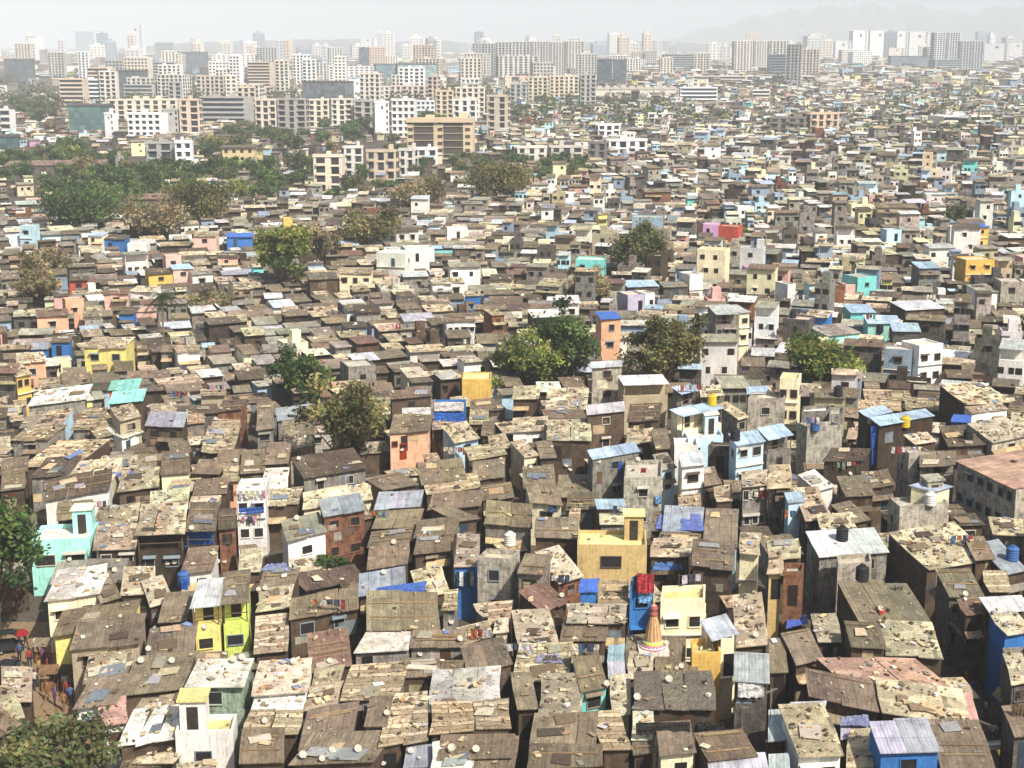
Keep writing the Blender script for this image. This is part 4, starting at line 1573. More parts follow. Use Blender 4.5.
def fill():
    """rows of small houses between and behind the surveyed ones; the near ones are things, the far ones one mass"""
    near_list, stuff = [], MB()
    # near and middle ground: rows laid along the local lane direction
    y = 84.0
    rows = 0
    while y < 1500:
        depth = fr.uniform(2.8, 4.4) if y < 450 else fr.uniform(3.2, 5.0) * (1 + (y - 450) / 1100)
        half = y * .36 + 45 * max(0, 1 - y / 500) + 14
        x = -half
        while x < half:
            w = fr.choice((fr.uniform(2.4, 4.0), fr.uniform(3.0, 6.4))) * (1 if y < 450 else (1 + (y - 450) / 2200))
            xm = x + w / 2
            blend = max(0, min(1, (2 * xm / max(y, 1) + .15) / .5))
            ang = R(9 * (1 - blend) - 6 * blend + 14 * math.sin(xm * .03 + y * .012) + fr.gauss(0, 5))
            yy = y + xm * math.tan(R(9 * (1 - blend) - 3 * blend)) + fr.uniform(-.9, .9) + 9 * math.sin(xm * .041 + y * .004) + 4 * math.sin(xm * .11 + y * .01)
            right = blend
            h = fr.choices((fr.uniform(2.4, 3.3), fr.uniform(3.4, 4.5), fr.uniform(4.8, 6.8), fr.uniform(7.5, 10)),
                           (1.0, .5, .03 + .42 * right, .001 + .11 * max(0, right - .3) * (y > 200)))[0]
            d = depth * fr.uniform(.85, 1.1)
            if h > 2.9 and any(in_poly(xm, yy, z) for z in LOWZ):
                h = fr.uniform(2.3, 2.9)
            x += w + (fr.uniform(.05, .3) if fr.random() < .85 else fr.uniform(.8, 1.6))
            if yy < 80:
                continue
            u = (math.cos(ang), math.sin(ang))
            n = (-u[1], u[0])
            P = [(xm + u[0] * a * .5 * w + n[0] * b * d, yy + u[1] * a * .5 * w + n[1] * b * d) for a, b in ((-.94, .04), (.94, .04), (.94, .94), (-.94, .94))]
            P = [(p[0], p[1]) for p in P]
            k = wanted(xm + n[0] * d / 2, yy + n[1] * d / 2, h)
            if fr.random() > k:
                continue
            if not is_free(P):
                # try a smaller one
                w2, d2 = w * .62, d * .6
                P = [(xm + u[0] * a * .5 * w2 + n[0] * b * d2, yy + u[1] * a * .5 * w2 + n[1] * b * d2) for a, b in ((-.94, .04), (.94, .04), (.94, .94), (-.94, .94))]
                if not is_free(P):
                    continue
                w, d = w2, d2
            px, py = proj((xm, yy, h))
            take(P)
            if py > 400 and -20 < px < 1044:
                near_list.append((xm, yy, ang, w, d, min(h, fr.uniform(2.4, 3.4)), px, py))
            else:
                far_house(stuff, xm, yy, ang, w, d, h, fr, 1.0 if y < 330 else (.4 if y < 480 else 0))
        y += depth + (fr.uniform(.25, .6) if rows % 2 == 0 else fr.uniform(.7, 1.4)) * (1 if y < 450 else 1.5)
        rows += 1
    # the plain beyond: lower resolution blocks
    y = 1500
    while y < 5600:
        s = 8.5 + (y - 1500) / 120
        half = y * .36
        x = -half
        while x < half:
            w = fr.uniform(.6, 1.3) * s
            yy = y + fr.uniform(-s, s)
            px, py = proj((x, yy, 0))
            k = .75 if px > 600 else .16
            if fr.random() < k * .75:
                far_house(stuff, x, yy, R(fr.uniform(-25, 25)), w, s * fr.uniform(.5, .9), fr.choice((4, 5, 6, 7, 9, 12)), fr, 0)
            x += w + fr.uniform(.2, 1.6) * s * .5
        y += s * 1.25
    o = stuff.build('distant_houses', MATL)
    tag(o, 'mass of small shanty houses spreading to the far towers', None, None, 'stuff')
    return near_list

def visible_fill(near_list, budget):
    """build as things those of the small infill houses that the eye can reach between their neighbours"""
    bpy.context.view_layer.update()
    dg = bpy.context.evaluated_depsgraph_get()
    cam = Vector((0, 0, CAM_H))
    seen = []
    for e in near_list:
        xm, yy, ang, w, d, h, px, py = e
        u = (math.cos(ang), math.sin(ang))
        n = (-u[1], u[0])
        hits = 0
        for a in (-.4, 0, .4):
            for b in (.1, .5, .9):
                p = Vector((xm + u[0] * a * w + n[0] * b * d, yy + u[1] * a * w + n[1] * b * d, h + .3))
                v = p - cam
                ok, loc, *_ = SC.ray_cast(dg, cam, v.normalized(), distance=v.length - .2)
                hits += not ok
        if hits:
            seen.append((hits, e))
    seen.sort(key=lambda t: -t[0])
    for hits, e in seen[:budget]:
        xm, yy, ang, w, d, h, px, py = e
        u = Vector((math.cos(ang), math.sin(ang), 0))
        c = Vector((xm, yy, 0))
        house(c - u * w / 2, c + u * w / 2, d, 0, h, fr.choices('dtecg', (8, 9, 3, 3, 1))[0], fr.choice('kKgdG'), ('w1',) if fr.random() < .2 else (), None, None, fr)
    # what is left over and still peeps out goes into low sheds of the same mass
    rest = MB()
    for hits, e in seen[budget:]:
        far_house(rest, e[0], e[1], e[2], e[3], e[4], e[5], fr, 0)
    if rest.v:
        tag(rest.build('lean_to_infill', MATL), 'low lean-tos filling the gaps between the larger houses', None, None, 'stuff')
    print('infill seen', len(seen), 'built', min(len(seen), budget))
# ------------------------------------------------------------------ blocks of flats and offices
ar = random.Random(11)
def more_flats():
    """the second and third rows of blocks seen between the surveyed ones"""
    mr = random.Random(8)
    out = ['@0 0 1']
    for i in range(46):
        x = mr.uniform(40, 560) if i % 5 else mr.uniform(560, 1000)
        yb = mr.uniform(76, 112) if x < 560 else mr.uniform(66, 80)
        w = mr.uniform(11, 27)
        yt = yb - mr.uniform(18, 36) * (1 if x < 560 else .7)
        out.append(f"{x:.1f} {x + w:.1f} {yt:.1f} {yb:.1f} {mr.choice(('e2dccf', 'd8c9ae', 'c9c3b6', 'eae6dc', 'b9b2a6', 'd6b994', 'e0d4bc', 'a9a49c'))} {mr.choice('ggggsgb')}")
    return '\n'.join(out)

def flats():
    for ox, oy, k, t, lab, anc in list(parse(APTS)) + list(parse(more_flats())):
        x1, x2, yt, yb = [float(v) / k for v in t[:4]]
        x1, x2, yt, yb = x1 + ox, x2 + ox, yt + oy, yb + oy
        col, st = lin(t[4]), t[5]
        g0 = sum(col) / 3
        col = tuple(min(.8, (v * .55 + g0 * .45) * (1.05 if g0 > .3 else .95)) for v in col)
        yb = max(yb, 58)
        P = unproj((x1 + x2) / 2, yb, 0)
        dep = P.y * CP + CAM_H * SP
        W = (x2 - x1) / F * dep
        Y = P.y
        dt = pix_dir(512, yt)
        H = CAM_H + Y * dt.z / dt.y
        D = min(max(W * .7, 9), 22)
        if st == 'v':
            D = min(D, 20)
        rz = R(ar.uniform(-14, 14)) if st not in 'v' else R(ar.uniform(-4, 4))
        # keep the turned outline as wide as the one seen
        W = max(W * .62, (W - D * abs(math.sin(rz))) / math.cos(rz))
        D = min(D, W * 1.2)
        root = empty('apartment_building' if st in 'gswf' else ('office_building' if st in 'bq' else 'low_building'), (P.x, P.y, 0), rz)
        big = (x2 - x1) > 9 and (yb - yt) > 16
        px_m = F / dep
        x0_, x1_ = -W / 2, W / 2
        nf = max(1, round(H / 3.1))
        fh = H / nf
        dk = lin('34373a')
        wl = MB()
        wl.box(x0_, x1_, 0, D, 0, H, col, 0, top=tuple(v * .8 for v in col))
        det = wl if not big else None
        def part(name, mat):
            if det is not None:
                return det, False
            return MB(), True
        if st == 'g':
            nb = max(2, min(8, round(W / 4.2)))
            for side in (0, 1):
                span = W if side == 0 else D
                n = nb if side == 0 else max(1, min(4, round(D / 5)))
                sgn = 1 if rz <= 0 else -1
                for i in range(n):
                    m_, new = part('window_bay', FAR)
                    c0 = (i + .5) / n * span
                    bw = span / n * ar.uniform(.42, .66)
                    if side == 0:
                        m_.T = lambda p, c0=c0: (x0_ + c0 + p[0], -p[1], p[2])
                    elif sgn < 0:
                        m_.T = lambda p, c0=c0: (x0_ - p[1], D - c0 - p[0] * -1 - 0, p[2])
                    else:
                        m_.T = lambda p, c0=c0: (x1_ + p[1], c0 + p[0], p[2])
                    balc = (i % 2 == 0)
                    for f in range(nf):
                        z0 = f * fh
                        m_.box(-bw / 2, bw / 2, .0, .12, z0 + fh * .14, z0 + fh * .92, vary(dk, .5, ar), 0, True)
                        if balc:
                            m_.box(-bw / 2 - .1, bw / 2 + .1, .0, .9, z0 + fh * .0, z0 + fh * .26, vary(col, .12, ar), 0, True)
                        else:
                            m_.box(-bw / 2 - .1, bw / 2 + .1, .0, .5, z0 + fh * .9, z0 + fh * .97, col, 0, True)
                    m_.T = None
                    if new:
                        flip_fix(m_)
                        m_.build('window_bay', FAR, root)
        elif st == 's':
            nb = max(2, min(9, round(W / 3.4)))
            for i in range(nb):
                m_, new = part('window_column', FAR)
                c0 = x0_ + (i + .5) * W / nb
                bw = W / nb * .52
                for f in range(nf):
                    m_.box(c0 - bw / 2, c0 + bw / 2, -.1, 0, f * fh + fh * .3, f * fh + fh * .82, vary(dk, .4, ar), 0, True)
                    m_.box(c0 - bw / 2 - .2, c0 + bw / 2 + .2, -.5, 0, f * fh + fh * .86, f * fh + fh * .92, col, 0, True)
                if new:
                    m_.build('window_column', FAR, root)
        elif st == 'b':
            for f in range(nf):
                m_, new = part('window_band', FAR)
                m_.box(x0_ + W * .03, x1_ - W * .03, -.12, 0, f * fh + fh * .32, f * fh + fh * .84, vary(lin('39424a'), .25, ar), 0, True)
                m_.box(x0_ - .1, x1_ + .1, -.7, 0, f * fh + fh * .9, f * fh + fh * .99, col, 0, True)
                if new and f >= nf - 14:
                    m_.build('window_band', FAR, root)
        elif st == 'q':
            m_, new = part('glazing', GLASS)
            nv = max(2, round(W / 3))
            for f in range(nf):
                for i in range(nv):
                    m_.box(x0_ + W * (i + .04) / nv, x0_ + W * (i + .96) / nv, -.15, 0, f * fh + fh * .1, f * fh + fh * .93, vary(col, .3, ar), 0, True)
            if new:
                m_.build('glazing', GLASS, root)
            r_, new = part('roof_edge', FAR)
            r_.box(x0_ - .4, x1_ + .4, -.5, D + .3, H, H + .9, lin('5a5a58'))
            if new:
                r_.build('roof_edge', FAR, root)
        elif st == 'f':
            # two big dark openings in an ochre frame with slab edges
            m_, new = part('window_bay', FAR)
            for cx_, bw in ((-.25, .3), (.2, .3)):
                m_ = MB()
                for f in range(nf):
                    m_.box(W * (cx_ - bw / 2), W * (cx_ + bw / 2), -.12, 0, f * fh + fh * .1, f * fh + fh * .92, vary(lin('4a4640'), .3, ar), 0, True)
                    m_.box(W * (cx_ - bw / 2), W * (cx_ + bw / 2), -.5, 0, f * fh + fh * .94, f * fh + fh * 1.02, lin('8a8070'), 0, True)
                m_.build('window_bay', FAR, root)
            for cx_ in (-.45, 0.0, .42):
                m_ = MB()
                for f in range(nf):
                    m_.box(W * cx_ - 1.0, W * cx_ + 1.0, -.15, 0, f * fh + fh * .35, f * fh + fh * .8, lin('4a4438'), 0, True)
                m_.build('window_column', FAR, root)
            m_ = MB()
            m_.box(x0_ - .5, x1_ + .5, -.9, 0, H - 1.2, H + .6, col, 0, True)
            m_.build('roof_edge', FAR, root)
        elif st == 'w':
            m_, new = part('window', FAR)
            m_.box(-W * .06, W * .08, -.1, 0, H * .82, H * .9, dk, 0, True)
            for f in range(nf):
                m_.box(x1_ - W * .2, x1_ - W * .08, -.1, 0, f * fh + fh * .3, f * fh + fh * .8, vary(dk, .4, ar), 0, True)
            if new:
                m_.build('window', FAR, root)
        elif st == 'y':
            m_, new = part('window', FAR)
            for f in range(nf):
                for i in range(4):
                    m_.box(x0_ + W * (i + .3) / 4, x0_ + W * (i + .7) / 4, -.1, 0, f * fh + fh * .3, f * fh + fh * .75, dk, 0, True)
            if new:
                m_.build('window_row', FAR, root)
            r_, new = part('roof', FAR)
            r_.box(x0_ - .8, x1_ + .8, -.9, D + .5, H, H + .35, lin('6a6258'), 0, True)
            if new:
                r_.build('roof', FAR, root)
        elif st == 'v':
            r_, new = part('vault', FAR)
            n = max(4, round(W / 7))
            for i in range(n):
                a, b = x0_ + W * i / n, x0_ + W * (i + 1) / n
                for s in range(6):
                    t0, t1 = math.pi * s / 6, math.pi * (s + 1) / 6
                    rr = (b - a) / 2
                    p = lambda t, y: ((a + b) / 2 - rr * math.cos(t), y, H + rr * .75 * math.sin(t))
                    r_.face([p(t0, -.5), p(t1, -.5), p(t1, D), p(t0, D)][::-1], col)
                    r_.face([((a + b) / 2, -.5, H), p(t0, -.5), p(t1, -.5)], tuple(v * .8 for v in col))
            if new:
                r_.build('vault', FAR, root)
        # roof clutter: lift room, tanks, parapet
        if st in 'gswfb':
            m_, new = part('roof_room', FAR)
            for i in range(max(1, min(4, round(W / 14)))):
                xx = x0_ + W * ar.uniform(.1, .8)
                m_.box(xx, xx + min(W * .14, 3.6), D * .45, D * .45 + 3.2, H, H + ar.uniform(1.2, 2.4), vary(col, .08, ar))
            if new:
                m_.build('roof_room', FAR, root)
            m_, new = part('parapet', FAR)
            m_.box(x0_ - .15, x1_ + .15, -.2, 0.0, H - .3, H + .8, vary(col, .05, ar), 0, True)
            if new:
                m_.build('parapet', FAR, root)
        wl.build('wall', FAR, root)
        words = {'g': 'flats with dark bays', 's': 'flats with square windows', 'w': 'plain-fronted tower', 'b': 'banded office', 'q': 'glass office', 'f': 'framed flats', 'v': 'arched hall', 'y': 'small building'}[st]
        r_, g_, b_ = [int(t[4][i:i + 2], 16) for i in (0, 2, 4)]
        tone = 'pale' if r_ + g_ + b_ > 600 else ('dark' if r_ + g_ + b_ < 390 else '')
        hue = 'blue-grey' if b_ > r_ + 8 else ('cream' if r_ > b_ + 22 and r_ + g_ > 380 else ('brown' if r_ > b_ + 22 else 'grey'))
        p = Vector((P.x, P.y, H * .5))
        tag(root, lab, 'apartment block' if st in 'gswf' else ('office' if st in 'bq' else 'building'), 'blocks of flats and offices beyond the shanties')
        if lab is None:
            later(root, f"{tone} {hue} {words}".strip(), p)
        if anc:
            anchor(anc, p)
        rad = max(W, D) * .6
        take([(P.x - W / 2, P.y - 1), (P.x + W / 2, P.y - 1), (P.x + W / 2, P.y + D), (P.x - W / 2, P.y + D)])

def skyline():
    sr = random.Random(31)
    for i in range(96):
        px = sr.uniform(-20, 1044)
        if 640 < px < 720 and sr.random() < .6:
            continue
        yb = sr.uniform(55.5, 66)
        P = unproj(px, yb, 0)
        dep = P.y * CP + CAM_H * SP
        W = sr.uniform(5, 15) / F * dep
        H = CAM_H * .5 + sr.choice((6, 9, 13, 16)) * sr.uniform(.7, 1.2) / F * dep
        D = min(W, 24)
        col = vary(lin(sr.choice(('d6d2c8', 'c8c8c6', 'dcd0bc', 'b4b8bc', 'e2e0da', 'c9b8a2', '8d98a4'))), .1, sr)
        m_ = MB()
        m_.box(-W / 2, W / 2, 0, D, 0, H, col)
        n = max(2, int(W / 7))
        for k in range(n):
            c0 = -W / 2 + (k + .5) * W / n
            nf = int(H / 6.2)
            for f in range(nf):
                m_.box(c0 - W / n * .3, c0 + W / n * .3, -.3, 0, f * 6.2 + 1.4, f * 6.2 + 5, tuple(v * .42 for v in col))
        m_.box(-W * .2, W * .15, D * .3, D * .7, H, H + sr.uniform(2, 7), col)
        o = m_.build('tower_block', FAR)
        o.location = (P.x, P.y, 0)
        o.rotation_euler = (0, 0, R(sr.uniform(-20, 20)))
        tag(o, None, 'tower block', 'far towers on the hazy skyline')
        later(o, 'small pale tower on the hazy skyline', Vector((P.x, P.y, H)), 'tower')

def flip_fix(m_):
    pass

# ------------------------------------------------------------------ trees
LEAFCOL = {'g': ('3b4a28', '4f5f35', '2f3d24'), 'b': ('524f30', '6a6540', '3e3e26'), 'y': ('5a6230', '747a40', '424c26'), 'd': ('484b30', '5e5f3e', '363a24'), 't': ('6c6248', '80745a', '575038')}
def tree_meshes(seed, rad, ch, trunk, kind, nleaf, ls):
    rnd = random.Random(seed)
    tm = MB()
    bark = lin('5a4a3a')
    tm.tube((0, 0, 0), (rnd.uniform(-.2, .2), rnd.uniform(-.2, .2), trunk), .055 * rad + .12, .04 * rad + .08, bark, 7)
    lf = MB()
    clumps = []
    sparse = kind == 't'
    nc = int(20 + rad * 5)
    lobes = [(rnd.uniform(-.5, .5), rnd.uniform(-.5, .5), rnd.uniform(-.35, .42), rnd.uniform(.38, .62)) for _ in range(7)]
    for i in range(nc):
        lx, ly, lz, lr = rnd.choice(lobes)
        while True:
            v = Vector((rnd.uniform(-1, 1), rnd.uniform(-1, 1), rnd.uniform(-1, 1)))
            if .25 < v.length < 1:
                break
        v = v.normalized() * (rnd.uniform(.55, 1.0))
        c = Vector(((lx + v.x * lr) * rad, (ly + v.y * lr) * rad, trunk + ch * .45 + (lz + v.z * lr) * ch * .48))
        if c.z < trunk * .7:
            c.z = trunk * .7 + rnd.uniform(0, .5)
        clumps.append((c, rnd.uniform(.16, .3) * rad * (1 if not sparse else .8), rnd.uniform(-.25, .35), rnd.random()))
    top = Vector((0, 0, trunk))
    for i, (c, r, _, _) in enumerate(clumps):
        if i % (1 if sparse else 2) == 0:
            mid = top.lerp(c, .5) + Vector((0, 0, -.05 * ch))
            tm.tube(top - Vector((0, 0, trunk * .2)), mid, .025 * rad + .03, .015 * rad + .02, bark, 5, cap=False)
            tm.tube(mid, c, .015 * rad + .02, .02, bark, 4, cap=False)
    cols = [tuple(v * 1.85 for v in lin(x)) for x in LEAFCOL[kind]]
    for i in range(nleaf):
        c, r, tone, q = clumps[i % len(clumps)]
        p = c + Vector((rnd.gauss(0, .5), rnd.gauss(0, .5), rnd.gauss(0, .42))) * r
        n = Vector((rnd.gauss(0, 1), rnd.gauss(0, 1), rnd.gauss(.5, 1))).normalized()
        a = n.orthogonal().normalized()
        b = n.cross(a)
        th = rnd.uniform(0, 6.28)
        a, b = a * math.cos(th) + b * math.sin(th), b * math.cos(th) - a * math.sin(th)
        s = ls * rnd.uniform(.6, 1.4)
        col = cols[0] if q < .5 else (cols[1] if q < .8 else cols[2])
        col = tuple(v * (1 + tone + rnd.uniform(-.25, .25)) for v in col)
        lf.face([p - a * s, p - b * s * .55, p + a * s, p + b * s * .55], col, [(0, 0), (1, 0), (1, 1), (0, 1)])
    return tm.mesh('trunk', BARK), lf.mesh('crown', LEAF)

def plant(meshes, loc, rz, sc, label=None, desc=None, anc=None, h=6, group=None, name='tree'):
    r = empty(name, loc, rz)
    r.scale = (sc, sc, sc)
    for nme, me in zip(('trunk', 'crown'), meshes):
        o = bpy.data.objects.new(nme, me)
        C.objects.link(o)
        o.parent = r
    tag(r, label, 'tree', group)
    p = Vector((loc[0], loc[1], h))
    if label is None:
        later(r, desc, p)
    if anc:
        anchor(anc, p)
    return r

def trees():
    tr = random.Random(3)
    for i, ln in enumerate(TREES.strip().splitlines()):
        body, _, lab = ln.partition('|')
        lab, _, anc = lab.partition('@')
        px, py, rad, ch, kind = body.split()
        px, py, rad, ch = float(px), float(py), float(rad), float(ch)
        P = unproj(px, py, 0)
        far = P.y > 330
        rad *= 1.15 if far else 1
        n = int((9000 if not far else 5000) * min(1.6, rad / 5) * (.55 if kind == 't' else 1))
        ls = .17 + .0006 * P.y
        trunk = ch * .22
        plant(tree_meshes(100 + i, rad, ch, trunk, kind, n, ls), (P.x, P.y, 0), tr.uniform(0, 6), 1, lab.strip(), None, anc.strip() or None, ch * .7, 'trees standing among the houses')
        r = rad * .3
        take([(P.x - r, P.y - r), (P.x + r, P.y - r), (P.x + r, P.y + r), (P.x - r, P.y + r)])
    # palm beside the pink arched shed
    P = unproj(164, 350, 0)
    palm = empty('palm_tree', P)
    tm = MB()
    hgt = 9.0
    prev = Vector((0, 0, 0))
    for k in range(6):
        nx = Vector((.06 * k * k * .2, 0, hgt * (k + 1) / 6))
        tm.tube(prev, nx, .2 - .012 * k, .19 - .012 * k, lin('7a6a55'), 8, cap=False)
        prev = nx
    tm.build('trunk', BARK, palm)
    for k in range(26):
        fm = MB()
        a = k * 2.4
        el = tr.uniform(-.5, .9)
        L = tr.uniform(2.8, 3.8)
        pts = []
        for s in range(9):
            t = s / 8
            out = L * t * math.cos(el * (1 - t * .5))
            zz = L * (math.sin(el) * t - .55 * t * t)
            pts.append(prev + Vector((math.cos(a) * out, math.sin(a) * out, zz)))
        side = Vector((-math.sin(a), math.cos(a), 0))
        for s in range(8):
            p, q = pts[s], pts[s + 1]
            for sg in (1, -1):
                for jj in range(3):
                    b0 = p.lerp(q, jj / 3)
                    b1 = p.lerp(q, (jj + .7) / 3)
                    tip = b0 + side * sg * (1.0 * (1 - s / 10)) + Vector((0, 0, -.28)) + (q - p) * .6
                    fm.face([b0, b1, tip], vary(lin('3f5226'), .25, tr), [(0, 0), (1, 0), (.5, 1)])
        fm.build('frond', LEAF, palm)
    tag(palm, 'single tall palm tree with drooping fronds above the brush', 'palm tree', 'trees standing among the houses')
    # belts of trees between the shanties and the flats: each tree its own thing, copied from a few
    kinds = []
    for j, kd in enumerate('ggdbyt'):
        kinds.append((kd, tree_meshes(300 + j, 6.0, 8.5, 2.2, kd, 2600, .42)))
    names = {'g': 'dark green tree', 'd': 'olive tree', 'b': 'brown-green tree', 'y': 'yellow-green tree', 't': 'bare brown tree'}
    zones = [([(0, 128), (70, 130), (70, 142), (145, 152), (205, 148), (310, 140), (310, 196), (275, 213), (215, 206), (200, 226), (110, 220), (0, 212)], 70, (.65, 1.05)),
             ([(305, 150), (440, 150), (500, 172), (500, 190), (440, 205), (320, 205)], 26, (.5, .8)),
             ([(505, 158), (600, 168), (600, 183), (510, 196)], 14, (.55, .8)),
             ([(0, 95), (70, 95), (70, 128), (0, 128)], 18, (.7, 1.05)),
             ([(215, 120), (300, 122), (480, 128), (480, 148), (215, 145)], 46, (.6, .95)),
             ([(510, 95), (680, 95), (700, 120), (600, 128), (510, 118)], 34, (.6, .9)),
             ([(600, 190), (1000, 130), (1020, 250), (700, 260)], 12, (.4, .7))]
    for poly, n, (s0, s1) in zones:
        xs, ys = [p[0] for p in poly], [p[1] for p in poly]
        k = 0
        tries = 0
        while k < n and tries < 4000:
            tries += 1
            x, y = tr.uniform(min(xs), max(xs)), tr.uniform(min(ys), max(ys))
            if not in_poly(x, y, poly):
                continue
            P = unproj(x, y, 0)
            kd, me = tr.choices(kinds, (4, 4, 3, 2, 1, 1))[0]
            q = [(P.x - 3, P.y - 3), (P.x + 3, P.y - 3), (P.x + 3, P.y + 3), (P.x - 3, P.y + 3)]
            if not is_free(q):
                continue
            sc = tr.uniform(s0, s1)
            plant(me, (P.x, P.y, 0), tr.uniform(0, 6.28), sc, None, names[kd], None, 5 * sc, 'trees in the belt before the blocks of flats')
            take([(P.x - 2, P.y - 2), (P.x + 2, P.y - 2), (P.x + 2, P.y + 2), (P.x - 2, P.y + 2)])
            k += 1
    # far greenery: nobody could count it
    fm = MB()
    for _ in range(1300):
        y = 1 / tr.uniform(1 / 4800, 1 / 760)
        x = tr.uniform(-.36, .36) * y
        px, py = proj((x, y, 0))
        if py > 118 and px < 520:
            continue
        if tr.random() > (.9 if px < 560 else .65):
            continue
        rad = tr.uniform(4, 8) * (1 + y / 5000)
        cols = [tuple(v * 1.45 for v in lin(c)) for c in LEAFCOL[tr.choice('ggdbb')]]
        for _k in range(46):
            v = Vector((tr.gauss(0, .55), tr.gauss(0, .55), abs(tr.gauss(.45, .35)))) * rad
            c = Vector((x, y, 0)) + v
            n = Vector((tr.gauss(0, 1), tr.gauss(0, 1), tr.gauss(.5, 1))).normalized()
            a = n.orthogonal().normalized()
            b = n.cross(a)
            s = rad * tr.uniform(.1, .22)
            fm.face([c - a * s, c - b * s * .7, c + a * s, c + b * s * .7], vary(tr.choice(cols), .3, tr), [(0, 0), (1, 0), (1, 1), (0, 1)])
    tag(fm.build('distant_foliage', LEAF), 'far-off dark greenery scattered between the city blocks', None, None, 'stuff')
# ------------------------------------------------------------------ small things on roofs and in the lanes
gr = random.Random(77)
SUN_EL, SUN_AZ = R(46), R(38)       # azimuth: turned from straight behind the camera towards the right
SUNV = Vector((math.sin(SUN_AZ) * math.cos(SUN_EL), -math.cos(SUN_AZ) * math.cos(SUN_EL), math.sin(SUN_EL)))

def surface_at(px, py, dg):
    d = pix_dir(px, py).normalized()
    ok, loc, nor, idx, ob, mt = SC.ray_cast(dg, Vector((0, 0, CAM_H)), d)
    return (loc, ob) if ok else (None, None)

DISHES = """148 406 199 450 216 419 299 459 402 450 236 461 97 577 107 577 192 529 168 564 175 563 218 562 225 562 95 571 115 571
234 661 242 659 141 662 149 650 394 543 387 714 294 663 332 751 322 760 358 751 303 757 411 752 476 751 451 623 666 644 681 667
637 699 669 681 755 636 607 685 608 691 531 467 566 466 570 470 599 462 638 460 383 764 259 590 265 589 965 595 850 474 990 410
562 596 452 750 384 573 297 519 172 662 265 722 420 655 330 662 205 628 720 690 575 640 70 560 460 640 880 610"""
def dishes():
    bpy.context.view_layer.update()
    dg = bpy.context.evaluated_depsgraph_get()
    v = [float(x) for x in DISHES.split()]
    # a pressed-steel offset dish on a stub mast
    ref, arm, mast = MB(), MB(), MB()
    col = lin('bdb5a5')
    n = 22
    prof = [(0, 0), (.16, .02), (.3, .075), (.41, .15), (.425, .16), (.41, .17), (.3, .095), (.0, .02)]
    ref.lathe(prof, col, n)
    arm.tube((0, -.4, .13), (0, -.05, .55), .015, .015, lin('77736c'), 5)
    arm.box(-.05, .05, -.09, .03, .52, .62, lin('d8d4c8'), bottom=True)
    mast.tube((0, 0, 0), (0, 0, .55), .03, .03, lin('77736c'), 6)
    meshes = ref.mesh('reflector', PLAIN, True), arm.mesh('feed_arm', PLAIN), mast.mesh('mast', PLAIN)
    for i in range(0, len(v), 2):
        loc, ob = surface_at(v[i], v[i + 1] + 2, dg)
        if loc is None:
            continue
        r = empty('satellite_dish', loc, gr.uniform(-.25, .25))
        s = gr.uniform(.46, .6)
        r.scale = (s, s, s)
        o = bpy.data.objects.new('mast', meshes[2]); C.objects.link(o); o.parent = r
        o = bpy.data.objects.new('reflector', meshes[0]); C.objects.link(o); o.parent = r
        o.location = (0, -.06, .55); o.rotation_euler = (R(48), 0, R(12))
        q = bpy.data.objects.new('feed_arm', meshes[1]); C.objects.link(q); q.parent = r
        q.location = (0, -.06, .55); q.rotation_euler = (R(48), 0, R(12))
        tag(r, None, 'satellite dish', 'satellite dishes on the roofs')
        later(r, 'white satellite dish on a roof', loc, 'dish')

def on_surface(px, py, dg):
    loc, ob = surface_at(px, py, dg)
    return loc

def tanks():
    dg = bpy.context.evaluated_depsgraph_get()
    spots = [(184, 585, 'b'), (712, 405, 'y'), (838, 396, 'k'), (905, 427, 'y'), (842, 540, 'k'), (793, 318, 'k'), (862, 580, 'k'), (510, 545, 'w'), (735, 440, 'k'), (968, 440, 'k'), (640, 590, 'k'), (930, 505, 'w'), (1012, 560, 'b'), (222, 250, 'k'), (815, 430, 'b'), (880, 332, 'k')]
    for px, py, c in spots:
        loc = on_surface(px, py, dg)
        if loc is None:
            continue
        col = {'b': lin('3f6296'), 'k': lin('26262a'), 'y': lin('c9ac34'), 'w': lin('d8d4cc')}[c]
        r = empty('water_tank', loc, gr.uniform(0, 3))
        m = MB()
        pr = [(0, 0), (.52, 0), (.55, .1)]
        for k in range(4):
            z = .15 + .22 * k
            pr += [(.55, z), (.52, z + .05), (.52, z + .12), (.55, z + .17)]
        pr += [(.55, 1.05), (.3, 1.25), (.22, 1.27)]
        m.lathe(pr, col, 18)
        m.build('tank_body', PLAIN, r)
        m = MB()
        m.lathe([(.24, 1.26), (.24, 1.33), (0, 1.36)], tuple(v * .8 for v in col), 14)
        m.build('lid', PLAIN, r)
        w = {'b': 'blue', 'k': 'black', 'y': 'yellow', 'w': 'white'}[c]
        tag(r, None, 'water tank', 'plastic water tanks on the roofs')
        later(r, f'{w} ribbed plastic water tank', loc, 'tank')

